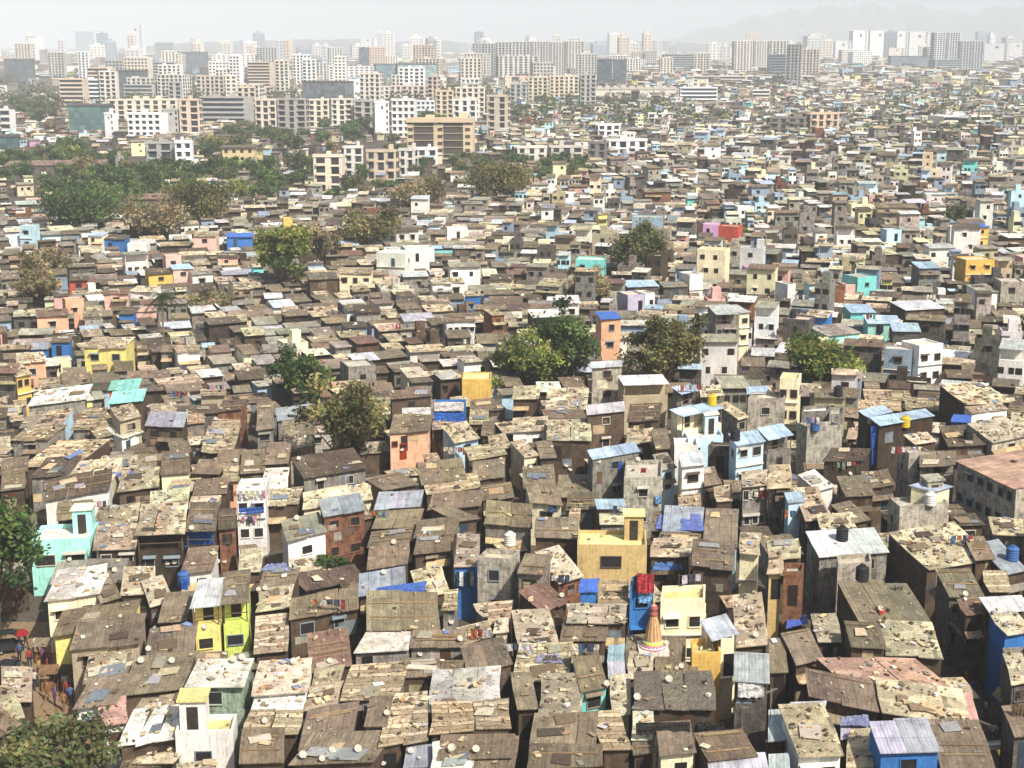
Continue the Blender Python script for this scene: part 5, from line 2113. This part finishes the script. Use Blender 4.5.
def cloth(name, P, col, label, cat, nx=10, ny=8, amp=.07, fold='x', group=None, mat=None):
    """a hanging or draped sheet between four world points (tl, tr, br, bl), with folds and real thickness"""
    a, b, c, d = [Vector(p) for p in P]
    nrm = (b - a).cross(d - a).normalized()
    g = []
    for j in range(ny + 1):
        row = []
        for i in range(nx + 1):
            u, v = i / nx, j / ny
            p = (a * (1 - u) + b * u) * (1 - v) + (d * (1 - u) + c * u) * v
            w = math.sin(u * 21 + 3 * v) * amp * (.3 + v) + math.sin(v * 9 + u * 5) * amp * .5
            row.append(p + nrm * w)
        g.append(row)
    m = MB()
    t = nrm * .02
    for j in range(ny):
        for i in range(nx):
            q = [g[j][i], g[j][i + 1], g[j + 1][i + 1], g[j + 1][i]]
            cc = col[i * len(col) // nx] if isinstance(col, list) else col
            m.face([p + t for p in q], cc)
            m.face([p - t for p in reversed(q)], cc)
    o = m.build(name, mat or TARP)
    tag(o, label, cat, group)
    return o

def hang(px0, py0, px1, py1, hgt_px, dg, push=.25):
    """world corners for a sheet hanging in front of whatever wall stands behind these picture points"""
    l = surface_at((px0 + px1) / 2, (py0 + py1) / 2 + hgt_px * .5, dg)[0]
    if l is None:
        return None
    y = l.y - push
    def at(px, py):
        d = pix_dir(px, py)
        t = y / d.y
        return Vector((d.x * t, y, CAM_H + d.z * t))
    return [at(px0, py0), at(px1, py1), at(px1, py1 + hgt_px), at(px0, py0 + hgt_px)]

def cloths():
    dg = bpy.context.evaluated_depsgraph_get()
    B, W_, Rd, LB = lin('2d62b8'), lin('e4e2dc'), lin('a82c34'), lin('7fb0dc')
    L = [(184, 531, 213, 530, 16, B, 'blue banner with pale waves hanging below the gallery roof edge', 'banner'),
         (637, 574, 654, 574, 19, [Rd, lin('c0424a')] * 5, 'red striped curtain hanging on the blue narrow house', 'curtain'),
         (638, 593, 652, 593, 10, LB, 'pale blue cloth hanging below the red striped curtain', 'cloth'),
         (434, 413, 464, 413, 15, B, 'bright blue plastic sheet covering the lower front of a white-banded box house', 'tarpaulin'),
         (434, 402, 464, 402, 9, lin('dcd6d0'), 'dirty white plastic band above the bright blue plastic sheet', 'tarpaulin'),
         (871, 427, 879, 425, 38, B, 'long narrow blue tarp hanging down the side of the dark house', 'tarpaulin'),
         (618, 462, 622, 462, 16, B, 'blue garment hanging beside the speckled concrete block', 'laundry'),
         (641, 468, 646, 468, 8, Rd, 'red garment hanging on the speckled concrete block terrace', 'laundry'),
         (181, 580, 188, 579, 14, B, 'narrow bright blue cloth hanging left of the bright pair of houses', 'cloth'),
         (738, 683, 764, 684, 14, W_, 'white rags hanging under the silver corrugated roof', 'rags'),
         (697, 723, 724, 722, 12, lin('2a2724'), 'black plastic sheet hanging under the wrinkled dark tarpaulin roof', 'tarpaulin'),
         (636, 723, 690, 722, 12, lin('2e2a26'), 'wide black plastic sheet on the front of the wrinkled tarpaulin shed', 'tarpaulin'),
         (655, 496, 661, 496, 8, LB, 'pale blue washing hung on the cream barred-window house', 'laundry'),
         (550, 504, 556, 504, 8, lin('5577a8'), 'blue washing hung under the window of the small cream house', 'laundry'),
         (402, 408, 431, 407, 11, W_, 'white banner panel along the dark brown upper house', 'banner'),
         (456, 572, 474, 572, 14, [lin('1f4a68'), W_, lin('2a6a80'), lin('1f4a68'), lin('c8c8c4')], 'row of blue and white laundry on the teal hut', 'laundry'),
         (1012, 705, 1024, 704, 20, lin('6a5a44'), 'brown sacking hung across the alley side wall', 'sacking'),
         (170, 402, 172, 402, 9, W_, 'white washing on the far balcony house', 'laundry'),
         (238, 508, 264, 507, 6, lin('3a5fa8'), 'blue cloth band on the white balcony house', 'cloth'),
         (895, 582, 903, 586, 10, lin('7a766e'), 'grey awning sheet hanging on the alley wall', 'awning')]
    for a, b, c, d, h, col, lab, cat in L:
        P = hang(a, b, c, d, h, dg)
        if P:
            cloth('hanging_' + cat.replace(' ', '_') if cat not in ('banner', 'curtain', 'laundry', 'rags') else cat, P, col, lab, cat)
    # sheets lying on roofs
    S = [((655, 530), (705, 532), (700, 515), (660, 515), lin('6f7fc0'), 'violet-blue sheet over the striped roof at centre right'),
         ((786, 630), (808, 624), (806, 616), (787, 621), lin('5a6ec8'), 'small violet-blue sheet among tan scraps on the right'),
         ((652, 571), (684, 571), (682, 563), (655, 563), lin('5a80c4'), 'blue sheet shading a yard above the pale yellow house'),
         ((535, 664), (563, 664), (560, 655), (538, 656), lin('9a9ab2'), 'lavender sheet on the scrap-covered roof left of centre bottom'),
         ((70, 460), (84, 452), (80, 450), (64, 459), lin('7f92c4'), 'blue-grey sheet across the tan roofs at left'),
         ((115, 478), (134, 476), (132, 472), (117, 474), lin('6a72b8'), 'purple-blue rag on a roof at left'),
         ((165, 634), (174, 632), (172, 628), (162, 629), lin('4a78c0'), 'blue rag on the brown roof left of the lime house'),
         ((840, 727), (870, 727), (868, 716), (842, 718), lin('8a8fb0'), 'grey-blue plastic sheet on the rubbish beside the blue hut'),
         ((260, 572), (290, 572), (286, 564), (268, 565), lin('8a92b4'), 'grey-blue crumpled sheet on the roof at lower left'),
         ((880, 616), (886, 613), (880, 606), (876, 608), lin('c0382a'), 'red cloth on the broad alley shed roof')]
    for a, b, c, d, col, lab in S:
        P = []
        for q in (d, c, b, a):
            l, _ = surface_at(q[0], q[1], dg)
            P.append(l)
        if any(p is None for p in P):
            continue
        z = max(p.z for p in P)
        # keep the sheet on one roof: corners follow the highest plane met
        lo = min(p.z for p in P)
        if z - lo > 1.2:
            P = [unproj(q[0], q[1], z) for q in (d, c, b, a)]
        P = [p + Vector((0, 0, .09)) for p in P]
        cloth('roof_sheet', P[::-1], col, lab, 'tarpaulin', amp=.05, group='plastic sheets laid on roofs')

def laundry():
    """lines of washing strung across house fronts and terraces"""
    bpy.context.view_layer.update()
    dg = bpy.context.evaluated_depsgraph_get()
    cols = [lin(c) for c in ('c8c4ba', '8e3a3e', '4a6488', 'b98a9a', '6e7f6a', 'd4ccb0', '3c4456', 'a8623c', 'b8b4c0')]
    spots = [(690, 392), (575, 408), (640, 455), (500, 400), (182, 398), (215, 392), (455, 455), (560, 585), (690, 585), (755, 500), (845, 470), (905, 455), (812, 425), (100, 510), (250, 500), (250, 525),
             (585, 655), (480, 640), (800, 520), (330, 610), (400, 330), (470, 345), (660, 300), (800, 300), (870, 320), (930, 300), (960, 545), (620, 515), (370, 520), (520, 655)]
    for px, py in spots:
        loc, ob = surface_at(px, py, dg)
        if loc is None:
            continue
        r = empty('laundry_line', loc + Vector((0, -.35, 1.0)), gr.uniform(-.25, .25))
        n = gr.randint(3, 6)
        L = n * .55 + .3
        m = MB()
        m.tube((-L / 2, 0, 0), (L / 2, 0, .03), .012, .012, lin('6a665e'), 4)
        for s_ in (-L / 2, L / 2):
            m.tube((s_, 0, -1.05), (s_, 0, .12), .025, .025, lin('6a5a48'), 5)
        m.build('line', PLAIN, r)
        for k in range(n):
            w, h = gr.uniform(.32, .5), gr.uniform(.4, .85)
            x = -L / 2 + .25 + k * .55
            c = gr.choice(cols)
            m = MB()
            for j in range(4):
                z0, z1 = -h * j / 4, -h * (j + 1) / 4
                for i in range(3):
                    a, b = x + w * i / 3, x + w * (i + 1) / 3
                    f = lambda xx, zz: .04 * math.sin(xx * 14 + zz * 6)
                    m.face([(a, f(a, z1) - .01, z1), (b, f(b, z1) - .01, z1), (b, f(b, z0) - .01, z0), (a, f(a, z0) - .01, z0)], c)
                    m.face([(b, f(b, z1) + .01, z1), (a, f(a, z1) + .01, z1), (a, f(a, z0) + .01, z0), (b, f(b, z0) + .01, z0)], c)
            m.build('garment', TARP, r)
        tag(r, None, 'laundry line', 'washing hung out on roofs and fronts')
        later(r, 'line of mixed washing', loc, 'laundry')

def temple():
    loc = unproj(653, 645, 5.2)
    r = empty('temple_tower', (loc.x, loc.y, 1.3))
    r.scale = (.86, .86, .9)
    m = MB()
    m.box(-1.3, 1.3, -1.1, 1.3, -1, 4.2, lin('d8ccc0'))
    m.build('shrine_room', WALL, r)
    n = 40
    m = MB()
    pink, wht, lime, org, red = lin('b86a86'), lin('ddd2c8'), lin('b3bd62'), lin('b98a58'), lin('94564c')
    def ring(r0, z0, r1, z1, cols):
        for k in range(n):
            t0, t1 = 2 * math.pi * k / n, 2 * math.pi * (k + 1) / n
            m.face([(r0 * math.cos(t0), r0 * math.sin(t0), z0), (r0 * math.cos(t1), r0 * math.sin(t1), z0), (r1 * math.cos(t1), r1 * math.sin(t1), z1), (r1 * math.cos(t0), r1 * math.sin(t0), z1)], cols[k % len(cols)])
    tiers = [(1.15, 4.2, 1.15, 4.32, [pink]), (1.15, 4.32, 1.02, 4.36, [wht]), (1.04, 4.36, 1.04, 4.48, [wht, pink]), (1.04, 4.48, .9, 4.55, [pink]), (.92, 4.55, .9, 4.72, [lime, lin('d8d070')]), (.9, 4.72, .8, 4.78, [lime]),
             (.8, 4.78, .8, 4.9, [lime, wht]), (.76, 4.9, .64, 5.6, [org, lin('cdb08a'), lin('a17550')]), (.64, 5.6, .5, 6.2, [org, lin('cdb08a'), lin('a17550')]), (.5, 6.2, .3, 6.9, [org, lin('cdb08a'), lin('a17550')])]
    for tt in tiers:
        ring(*tt)
    m.build('spire', WALL, r)
    m = MB()
    m.lathe([(.3, 6.9), (.36, 7.0), (.36, 7.15), (.2, 7.25), (.33, 7.4), (.36, 7.6), (.24, 7.8), (.1, 7.9), (.04, 8.1), (0, 8.25)], [red, lin('a85a4a'), red, lin('d89a8a'), red, red, lin('d89a8a'), lin('d8a040'), lin('d8a040')], 24)
    m.build('finial', PLAIN, r)
    tag(r, 'small cone-shaped temple tower with pink, lime and orange stripes', 'temple tower')
    anchor('the striped temple tower', Vector((loc.x, loc.y, 6)))

# ------------------------------------------------------------------ people: one skinned body per pose
def body(pose, seed, cols):
    skin, shirt, legs, hair = cols
    me = bpy.data.meshes.new('person')
    V = [(0, 0, .95), (0, .01, 1.15), (0, .0, 1.38), (0, -.01, 1.5), (0, -.02, 1.62), (0, -.01, 1.72),
         (.1, 0, .9), (-.1, 0, .9)]
    st = .16 if pose == 'walk' else .02
    V += [(.11, -st, .5), (-.11, st, .5), (.11, -st * 1.2, .09), (-.11, st * 1.6, .09), (.12, -st * 1.2 - .14, .03), (-.12, st * 1.6 - .14, .03)]
    V += [(.19, 0, 1.4), (-.19, 0, 1.4)]
    up = pose == 'reach'
    V += [(.25, .02, 1.13), (-.25, -.02, 1.13), (.26, -.1, .9) if not up else (.24, -.3, 1.2), (-.26, -.06, .9), (.26, -.14, .8) if not up else (.22, -.4, 1.24), (-.26, -.1, .8)]
    E = [(0, 1), (1, 2), (2, 3), (3, 4), (4, 5), (0, 6), (0, 7), (6, 8), (7, 9), (8, 10), (9, 11), (10, 12), (11, 13), (2, 14), (2, 15), (14, 16), (15, 17), (16, 18), (17, 19), (18, 20), (19, 21)]
    me.from_pydata(V, E, [])
    o = bpy.data.objects.new('person', me)
    C.objects.link(o)
    md = o.modifiers.new('s', 'SKIN')
    rad = [.15, .13, .15, .06, .095, .075, .1, .1, .065, .065, .045, .045, .04, .04, .065, .065, .048, .048, .035, .035, .04, .04]
    for v, q in zip(me.skin_vertices[0].data, rad):
        v.radius = (q, q)
        v.use_root = False
    me.skin_vertices[0].data[0].use_root = True
    sd = o.modifiers.new('d', 'SUBSURF')
    sd.levels = sd.render_levels = 1
    dg = bpy.context.evaluated_depsgraph_get()
    nm = bpy.data.meshes.new_from_object(o.evaluated_get(dg))
    bpy.data.objects.remove(o)
    nm.materials.clear()
    nm.materials.append(PLAIN)
    ca = nm.color_attributes.new('col', 'FLOAT_COLOR', 'CORNER')
    for p in nm.polygons:
        c = p.center
        col = skin
        if c.z < .96 and abs(c.x) < .2:
            col = legs
        elif c.z < 1.47 and c.z > .96 and not (abs(c.x) > .2 and c.z < 1.16):
            col = shirt
        if c.z > 1.66 or (c.z > 1.56 and c.y > .02):
            col = hair
        if c.z < .07:
            col = hair
        for li in p.loop_indices:
            ca.data[li].color = col + (1,)
        p.use_smooth = True
    return nm

def people():
    sk, hr_ = lin('7a4f38'), lin('1a1512')
    outfits = [('stand', '8e3a34', '2c3040', 'red shirt and dark trousers'), ('walk', 'bdb8ac', '3a3f55', 'white shirt and dark blue trousers'), ('walk', '9a7048', '7e5a38', 'orange clothes'), ('reach', '46587e', '2a2a30', 'blue shirt and black trousers'),
               ('stand', '6e4a6e', '54385a', 'purple clothes'), ('walk', 'a88c50', '4a3a30', 'yellow shirt and brown trousers')]
    bodies = [(body(p, 0, (sk, lin(a), lin(b), hr_)), t) for p, a, b, t in outfits]
    spots = [(30, 668, 0), (36, 655, 1), (47, 700, 2), (52, 686, 2), (58, 690, 3), (66, 694, 1), (71, 706, 3), (44, 664, 4), (26, 650, 5), (68, 700, 0), (40, 678, 5), (60, 676, 4), (35, 690, 1), (20, 662, 3), (55, 706, 4), (64, 712, 2), (49, 676, 0), (15, 700, 2), (73, 697, 3),
             (985, 720, 1), (972, 700, 3), (992, 744, 1), (1004, 752, 3), (965, 690, 0), (998, 768, 5)]
    used = {}
    for px, py, k in spots:
        P = unproj(px, py, 0)
        P.z = .02
        nm, t = bodies[k]
        o = bpy.data.objects.new('person', nm)
        C.objects.link(o)
        o.location = P
        o.rotation_euler = (0, 0, gr.uniform(0, 6.28))
        where = 'in the market lane at left' if px < 200 else 'in the dark alley at right'
        o['category'] = 'person'
        o['group'] = 'people in the lanes'
        key = (t, where)
        n = used.get(key, 0)
        used[key] = n + 1
        verb = {'stand': 'standing', 'walk': 'walking', 'reach': 'reaching forward'}[outfits[k][0]]
        o['label'] = f"person in {t} {verb} {where}" if n == 0 else f"{ORD[n]} person in {t} {verb} {where.replace('market ', '').replace('dark ', '')}"

def lane_things():
    # red umbrella
    P = unproj(23, 652, 0)
    r = empty('market_umbrella', P)
    m = MB()
    for k in range(10):
        t0, t1 = 2 * math.pi * k / 10, 2 * math.pi * (k + 1) / 10
        c = lin('a8282c') if k % 2 else lin('942024')
        a, b = (math.cos(t0), math.sin(t0)), (math.cos(t1), math.sin(t1))
        m.face([(1.2 * a[0], 1.2 * a[1], 2.0), (1.2 * b[0], 1.2 * b[1], 2.0), (.65 * b[0], .65 * b[1], 2.38), (.65 * a[0], .65 * a[1], 2.38)], c)
        m.face([(.65 * a[0], .65 * a[1], 2.38), (.65 * b[0], .65 * b[1], 2.38), (0, 0, 2.55)], c)
        m.face([(1.2 * b[0], 1.2 * b[1], 1.97), (1.2 * a[0], 1.2 * a[1], 1.97), (0, 0, 2.5)], c)
    m.build('canopy', TARP, r)
    m = MB()
    m.tube((0, 0, 0), (0, 0, 2.55), .03, .03, lin('8a8478'), 6)
    m.build('pole', PLAIN, r)
    r.scale = (.5, .5, .8)
    tag(r, 'red market umbrella open over the lane at left', 'umbrella')
    # two auto-rickshaws parked at the lane's edge
    def rick():
        r = empty('auto_rickshaw', (0, 0, 0))
        m = MB()
        blk, yel = lin('1c1c1e'), lin('2c2c2a')
        # tub with a sloping nose
        for (x0, x1, w0, w1, z0, z1) in ((-.9, .55, .62, .62, .35, .95), (.55, 1.15, .62, .34, .35, .8)):
            pts = lambda z: [(x0, -w0, z), (x1, -w1, z), (x1, w1, z), (x0, w0, z)]
            a, b = pts(z0), pts(z1)
            m.face(b, blk)
            for i in range(4):
                m.face([a[i], a[(i + 1) % 4], b[(i + 1) % 4], b[i]], blk if i % 2 else yel)
        m.build('body', PLAIN, r)
        m = MB()
        prof = [(-.95, 1.0), (-.98, 1.55), (-.85, 1.72), (.2, 1.78), (.75, 1.68), (.8, 1.6)]
        for i in range(5):
            (xa, za), (xb, zb) = prof[i], prof[i + 1]
            m.face([(xa, -.64, za), (xb, -.64, zb), (xb, .64, zb), (xa, .64, za)], lin('26262a') if i else blk)
            m.face([(xa, .62, za - .03), (xb, .62, zb - .03), (xb, -.62, zb - .03), (xa, -.62, za - .03)], blk)
        for sx in (-.62, .62):
            m.tube((.78, sx, .8), (.78, sx, 1.62), .025, .025, blk, 5)
            m.tube((-.2, sx, .9), (-.2, sx, 1.75), .02, .02, blk, 5)
        m.build('canopy', TARP, r)
        m = MB()
        m.face([(.95, -.55, .82), (.95, .55, .82), (.8, .55, 1.58), (.8, -.55, 1.58)], lin('5a6a74'))
        m.face([(.93, .55, .82), (.93, -.55, .82), (.78, -.55, 1.58), (.78, .55, 1.58)], lin('5a6a74'))
        m.build('windscreen', GLASS, r)
        m = MB()
        m.box(-.75, -.2, -.5, .5, .6, .78, lin('4a2a22'))
        m.box(-.85, -.7, -.5, .5, .78, 1.2, lin('4a2a22'))
        m.build('seat', PLAIN, r)
        for (x, y) in ((1.0, 0), (-.55, .55), (-.55, -.55)):
            m = MB()
            m.tube((x, y - .06, .22), (x, y + .06, .22), .22, .22, lin('161616'), 14)
            w = m.build('wheel', PLAIN, r)
            m = MB()
            m.tube((x, y - .065, .22), (x, y + .065, .22), .1, .1, lin('8a8a88'), 10)
            m.build('rim', PLAIN, w)
        m = MB()
        m.tube((1.14, 0, .68), (1.22, 0, .68), .09, .09, lin('d8d8d0'), 10)
        m.build('headlight', PLAIN, r)
        return r
    a = rick()
    a.location = unproj(9, 683, 0)
    a.rotation_euler = (0, 0, R(80))
    tag(a, 'black auto-rickshaw parked by the lane below the other one', 'auto-rickshaw', 'auto-rickshaws in the lane')
    b = a.copy()
    C.objects.link(b)
    for c in list(a.children):
        d = c.copy(); C.objects.link(d); d.parent = b
        for g in c.children:
            e = g.copy(); C.objects.link(e); e.parent = d
    b.location = unproj(9, 652, 0)
    b.rotation_euler = (0, 0, R(15))
    b['label'] = 'black auto-rickshaw beside the red umbrella in the tree shade'
    # stalls with sagging covers along the lane
    for i, (px, py, col, lab) in enumerate([(44, 662, lin('8f8068'), 'tan covered market stall at the shaded lane corner'), (70, 690, lin('3a3632'), 'dark covered market stall by the lane crowd'), (50, 690, lin('8a6a4a'), 'brown-covered low market stall in the lane')]):
        P = unproj(px, py, 0)
        r = empty('market_stall', P, gr.uniform(-.3, .3))
        r.scale = (.72, .72, .85)
        m = MB()
        m.slab([(-1, -.9, 1.9), (1, -.9, 1.85), (1, .9, 2.15), (-1, .9, 2.2)], .04, col)
        m.build('cover', TARP, r)
        for x in (-.95, .95):
            for y in (-.85, .85):
                m = MB()
                m.tube((x, y, 0), (x, y, 1.95 + (.22 if y > 0 else -.08)), .03, .03, lin('6a5a48'), 5)
                m.build('post', PLAIN, r)
        m = MB()
        m.box(-.8, .8, -.5, .5, .0, .75, lin('7a5a3c'))
        m.build('counter', SCRAP, r)
        tag(r, lab, 'market stall', 'market stalls in the left lane')
    # white footbridge beam across the right alley
    P1, P2 = unproj(984, 748, 3.0), unproj(1034, 745, 3.0)
    r = MB()
    d = (P2 - P1).length
    r.box(0, d, -.35, .35, 0, .18, lin('cfccc4'), bottom=True)
    for yy in (-.33, .31):
        r.box(0, d, yy, yy + .03, .18, .32, lin('b8b4aa'))
    o = r.build('footbridge', TERR)
    o.location = P1
    o.rotation_euler = (0, 0, math.atan2(P2.y - P1.y, P2.x - P1.x))
    tag(o, 'pale plank footbridge across the dark alley at bottom right', 'footbridge')
    # sagging sheets over the shop fronts of the alley
    for (a, b, c, d, z, col, lab) in [((962, 722), (979, 720), (971, 692), (955, 693), 4.0, lin('c99a92'), 'faded pink sheet awning over the edge of the dark alley'), ((948, 622), (966, 640), (974, 634), (956, 617), 4.2, lin('77736a'), 'grey sheet awning tilted over the dark alley'), ((992, 694), (1008, 708), (1014, 698), (998, 686), 3.6, lin('b39a6c'), 'tan wooden awning leaning over the dark alley'), ((925, 588), (938, 602), (946, 596), (932, 583), 4.4, lin('6d6658'), 'dull grey awning at the far end of the dark alley')]:
        m = MB()
        m.slab([unproj(a[0], a[1], z - .5), unproj(b[0], b[1], z - .5), unproj(c[0], c[1], z), unproj(d[0], d[1], z)], .05, col)
        tag(m.build('awning_sheet', SHEET), lab, 'awning', 'awnings over the alley')
    # poles and aerials on roofs
    dg = bpy.context.evaluated_depsgraph_get()
    for px, py, h in [(98, 560, 2.4), (500, 510, 2.2), (416, 460, 2.5), (700, 350, 4), (886, 285, 4), (735, 300, 3), (893, 300, 3.5), (850, 700, 2), (245, 440, 2.5), (742, 728, 1.8), (770, 720, 2.2), (1012, 505, 3.0), (560, 330, 3), (640, 400, 2.6)]:
        loc = on_surface(px, py, dg)
        if loc is None:
            continue
        r = empty('roof_aerial', loc, gr.uniform(0, 3))
        m = MB()
        m.tube((0, 0, 0), (.05, 0, h), .03, .022, lin('8a8880'), 5)
        m.build('mast', PLAIN, r)
        m = MB()
        m.tube((-.5, 0, h - .1), (.6, 0, h - .1), .014, .014, lin('a8a69e'), 4)
        for q in range(5):
            m.tube((-.4 + .22 * q, -.3 + .03 * q, h - .1), (-.4 + .22 * q, .3 - .03 * q, h - .1), .01, .01, lin('a8a69e'), 4)
        m.build('antenna', PLAIN, r)
        tag(r, None, 'aerial', 'aerials on the roofs')
        later(r, 'thin grey roof aerial', loc, 'aerial')
# ------------------------------------------------------------------ setting
def setting():
    g = MB()
    S = 9000
    g.face([(-S, -400, 0), (S, -400, 0), (S, 13500, 0), (-S, 13500, 0)], (1, 1, 1), [(0, 0), (1, 0), (1, 1), (0, 1)])
    tag(g.build('ground', GROUND), 'trodden brown earth under the settlement', None, None, 'structure')
    m = MB()
    L = [tuple(unproj(x, y, .0)[:2]) + (.004,) for x, y in LANES[0]]
    m.face(L[::-1], lin('8a745a'), [(p[0], p[1]) for p in L[::-1]])
    tag(m.build('market_lane_ground', SCRAP), 'brown dirt lane at lower left', None, None, 'structure')
    # hills on the horizon, real ridges some kilometres off
    hr2 = random.Random(9)
    def ridge(name, Y, pts, depth, lab):
        xs = [p[0] for p in pts]
        m = MB()
        n = 90
        rows = 10
        g_ = []
        for j in range(rows + 1):
            t = j / rows
            prof = math.sin(t * math.pi) ** .8
            row = []
            for i in range(n + 1):
                px = xs[0] + (xs[-1] - xs[0]) * i / n
                for a, b in zip(pts, pts[1:]):
                    if a[0] <= px <= b[0]:
                        s = (px - a[0]) / (b[0] - a[0])
                        s = s * s * (3 - 2 * s)
                        py = a[1] + (b[1] - a[1]) * s
                        break
                d = pix_dir(px, py)
                h = max(0, CAM_H + Y * d.z / d.y)
                yy = Y + (t - .5) * depth
                k = .5 + .5 * prof
                row.append((d.x / d.y * yy, yy, h * prof * (1 + .08 * math.sin(i * .9 + j) + hr2.uniform(-.05, .05)) - 1))
            g_.append(row)
        for j in range(rows):
            for i in range(n):
                m.face([g_[j][i], g_[j][i + 1], g_[j + 1][i + 1], g_[j + 1][i]], (1, 1, 1), [(0, 0), (1, 0), (1, 1), (0, 1)])
        tag(m.build(name, HILL, smooth=True), lab, None, None, 'structure')
    ridge('hills', 7600, [(120, 48), (200, 42), (280, 40), (340, 39), (400, 42), (440, 40), (480, 45), (560, 42), (640, 40), (700, 43), (760, 46), (800, 48)], 1800, 'low hazy hills behind the flats')
    ridge('hills', 10800, [(640, 46), (720, 26), (770, 13), (820, 8), (880, 5), (920, 7), (960, 14), (990, 10), (1030, 5), (1100, 4), (1180, 20)], 2600, 'high hazy hills on the right horizon')

def light():
    SC.render.engine = 'CYCLES'
    w = bpy.data.worlds.new('World')
    SC.world = w
    w.use_nodes = True
    nt = w.node_tree
    nt.nodes.clear()
    out = nt.nodes.new('ShaderNodeOutputWorld')
    bg = nt.nodes.new('ShaderNodeBackground')
    sky = nt.nodes.new('ShaderNodeTexSky')
    sky.sky_type = 'NISHITA'
    sky.sun_disc = False
    sky.sun_elevation = SUN_EL
    sky.sun_rotation = math.atan2(SUNV.x, SUNV.y)
    sky.air_density = 1.0
    sky.dust_density = 4.0
    sky.ozone_density = 1.0
    bg.inputs['Strength'].default_value = .1
    nt.links.new(sky.outputs[0], bg.inputs[0])
    nt.links.new(bg.outputs[0], out.inputs[0])
    L = bpy.data.lights.new('sun', 'SUN')
    L.energy = 5.0
    L.angle = R(.6)
    L.color = (1.0, .952, .878)
    o = bpy.data.objects.new('sun', L)
    C.objects.link(o)
    o.rotation_euler = SUNV.to_track_quat('Z', 'Y').to_euler()
    v = SC.view_settings
    v.view_transform = 'Standard'
    v.look = 'None'
    v.exposure = .3
    v.gamma = 1
    v.use_curve_mapping = False
    cam = bpy.data.cameras.new('camera')
    cam.sensor_width = 36
    cam.lens = F * 36 / 1024
    cam.clip_end = 20000
    cam.clip_start = .5
    co = bpy.data.objects.new('camera', cam)
    C.objects.link(co)
    co.location = (0, 0, CAM_H)
    co.rotation_euler = (math.pi / 2 - PITCH, 0, 0)
    SC.camera = co
    SC.cycles.use_denoising = True
    SC.cycles.max_bounces = 5
    SC.cycles.diffuse_bounces = 3
    SC.cycles.glossy_bounces = 2
    SC.cycles.transmission_bounces = 2
    SC.cycles.volume_bounces = 2

def haze():
    m = bpy.data.materials.new('haze')
    m.use_nodes = True
    nt = m.node_tree
    nt.nodes.clear()
    out = nt.nodes.new('ShaderNodeOutputMaterial')
    v = nt.nodes.new('ShaderNodeVolumePrincipled')
    v.inputs['Density'].default_value = HAZE_D
    v.inputs['Color'].default_value = (.865, .925, .975, 1)
    v.inputs['Anisotropy'].default_value = -.25
    v.inputs['Density Attribute'].default_value = ''
    m.cycles.homogeneous_volume = True
    nt.links.new(v.outputs[0], out.inputs['Volume'])
    b = MB()
    b.box(-9200, 9200, -450, 13700, -1.5, 350, (1, 1, 1), bottom=True)
    o = b.build('haze', m)
    tag(o, 'pale haze over the whole city', None, None, 'stuff')

HAZE_D = .00016
setting()
light()
make_near()
make_upper()
temple()
flats()
skyline()
trees()
NL = fill()
visible_fill(NL, 95)
dishes()
tanks()
cloths()
laundry()
lane_things()
people()
tag(RUB.build('roof_rubble', SCRAP), 'loose stones, bricks and rubbish weighing down the roofs', None, None, 'stuff')
tag(SCR.build('roof_scraps', SCRAP), 'loose boards and scraps of sheet lying on the roofs', None, None, 'stuff')
solve_labels()
if 0:
    dg = bpy.context.evaluated_depsgraph_get()
    for q in ((611, 325), (611, 338), (611, 345), (611, 352), (607, 358),(615,335)):
        l, ob = surface_at(q[0], q[1], dg)
        print('DBG', q, ob and (ob.name, ob.parent and ob.parent.get('label')), l)
print('objects', len(bpy.data.objects), 'houses', sum(1 for o in bpy.data.objects if o.get('category') in ('house', 'shack')))
haze()
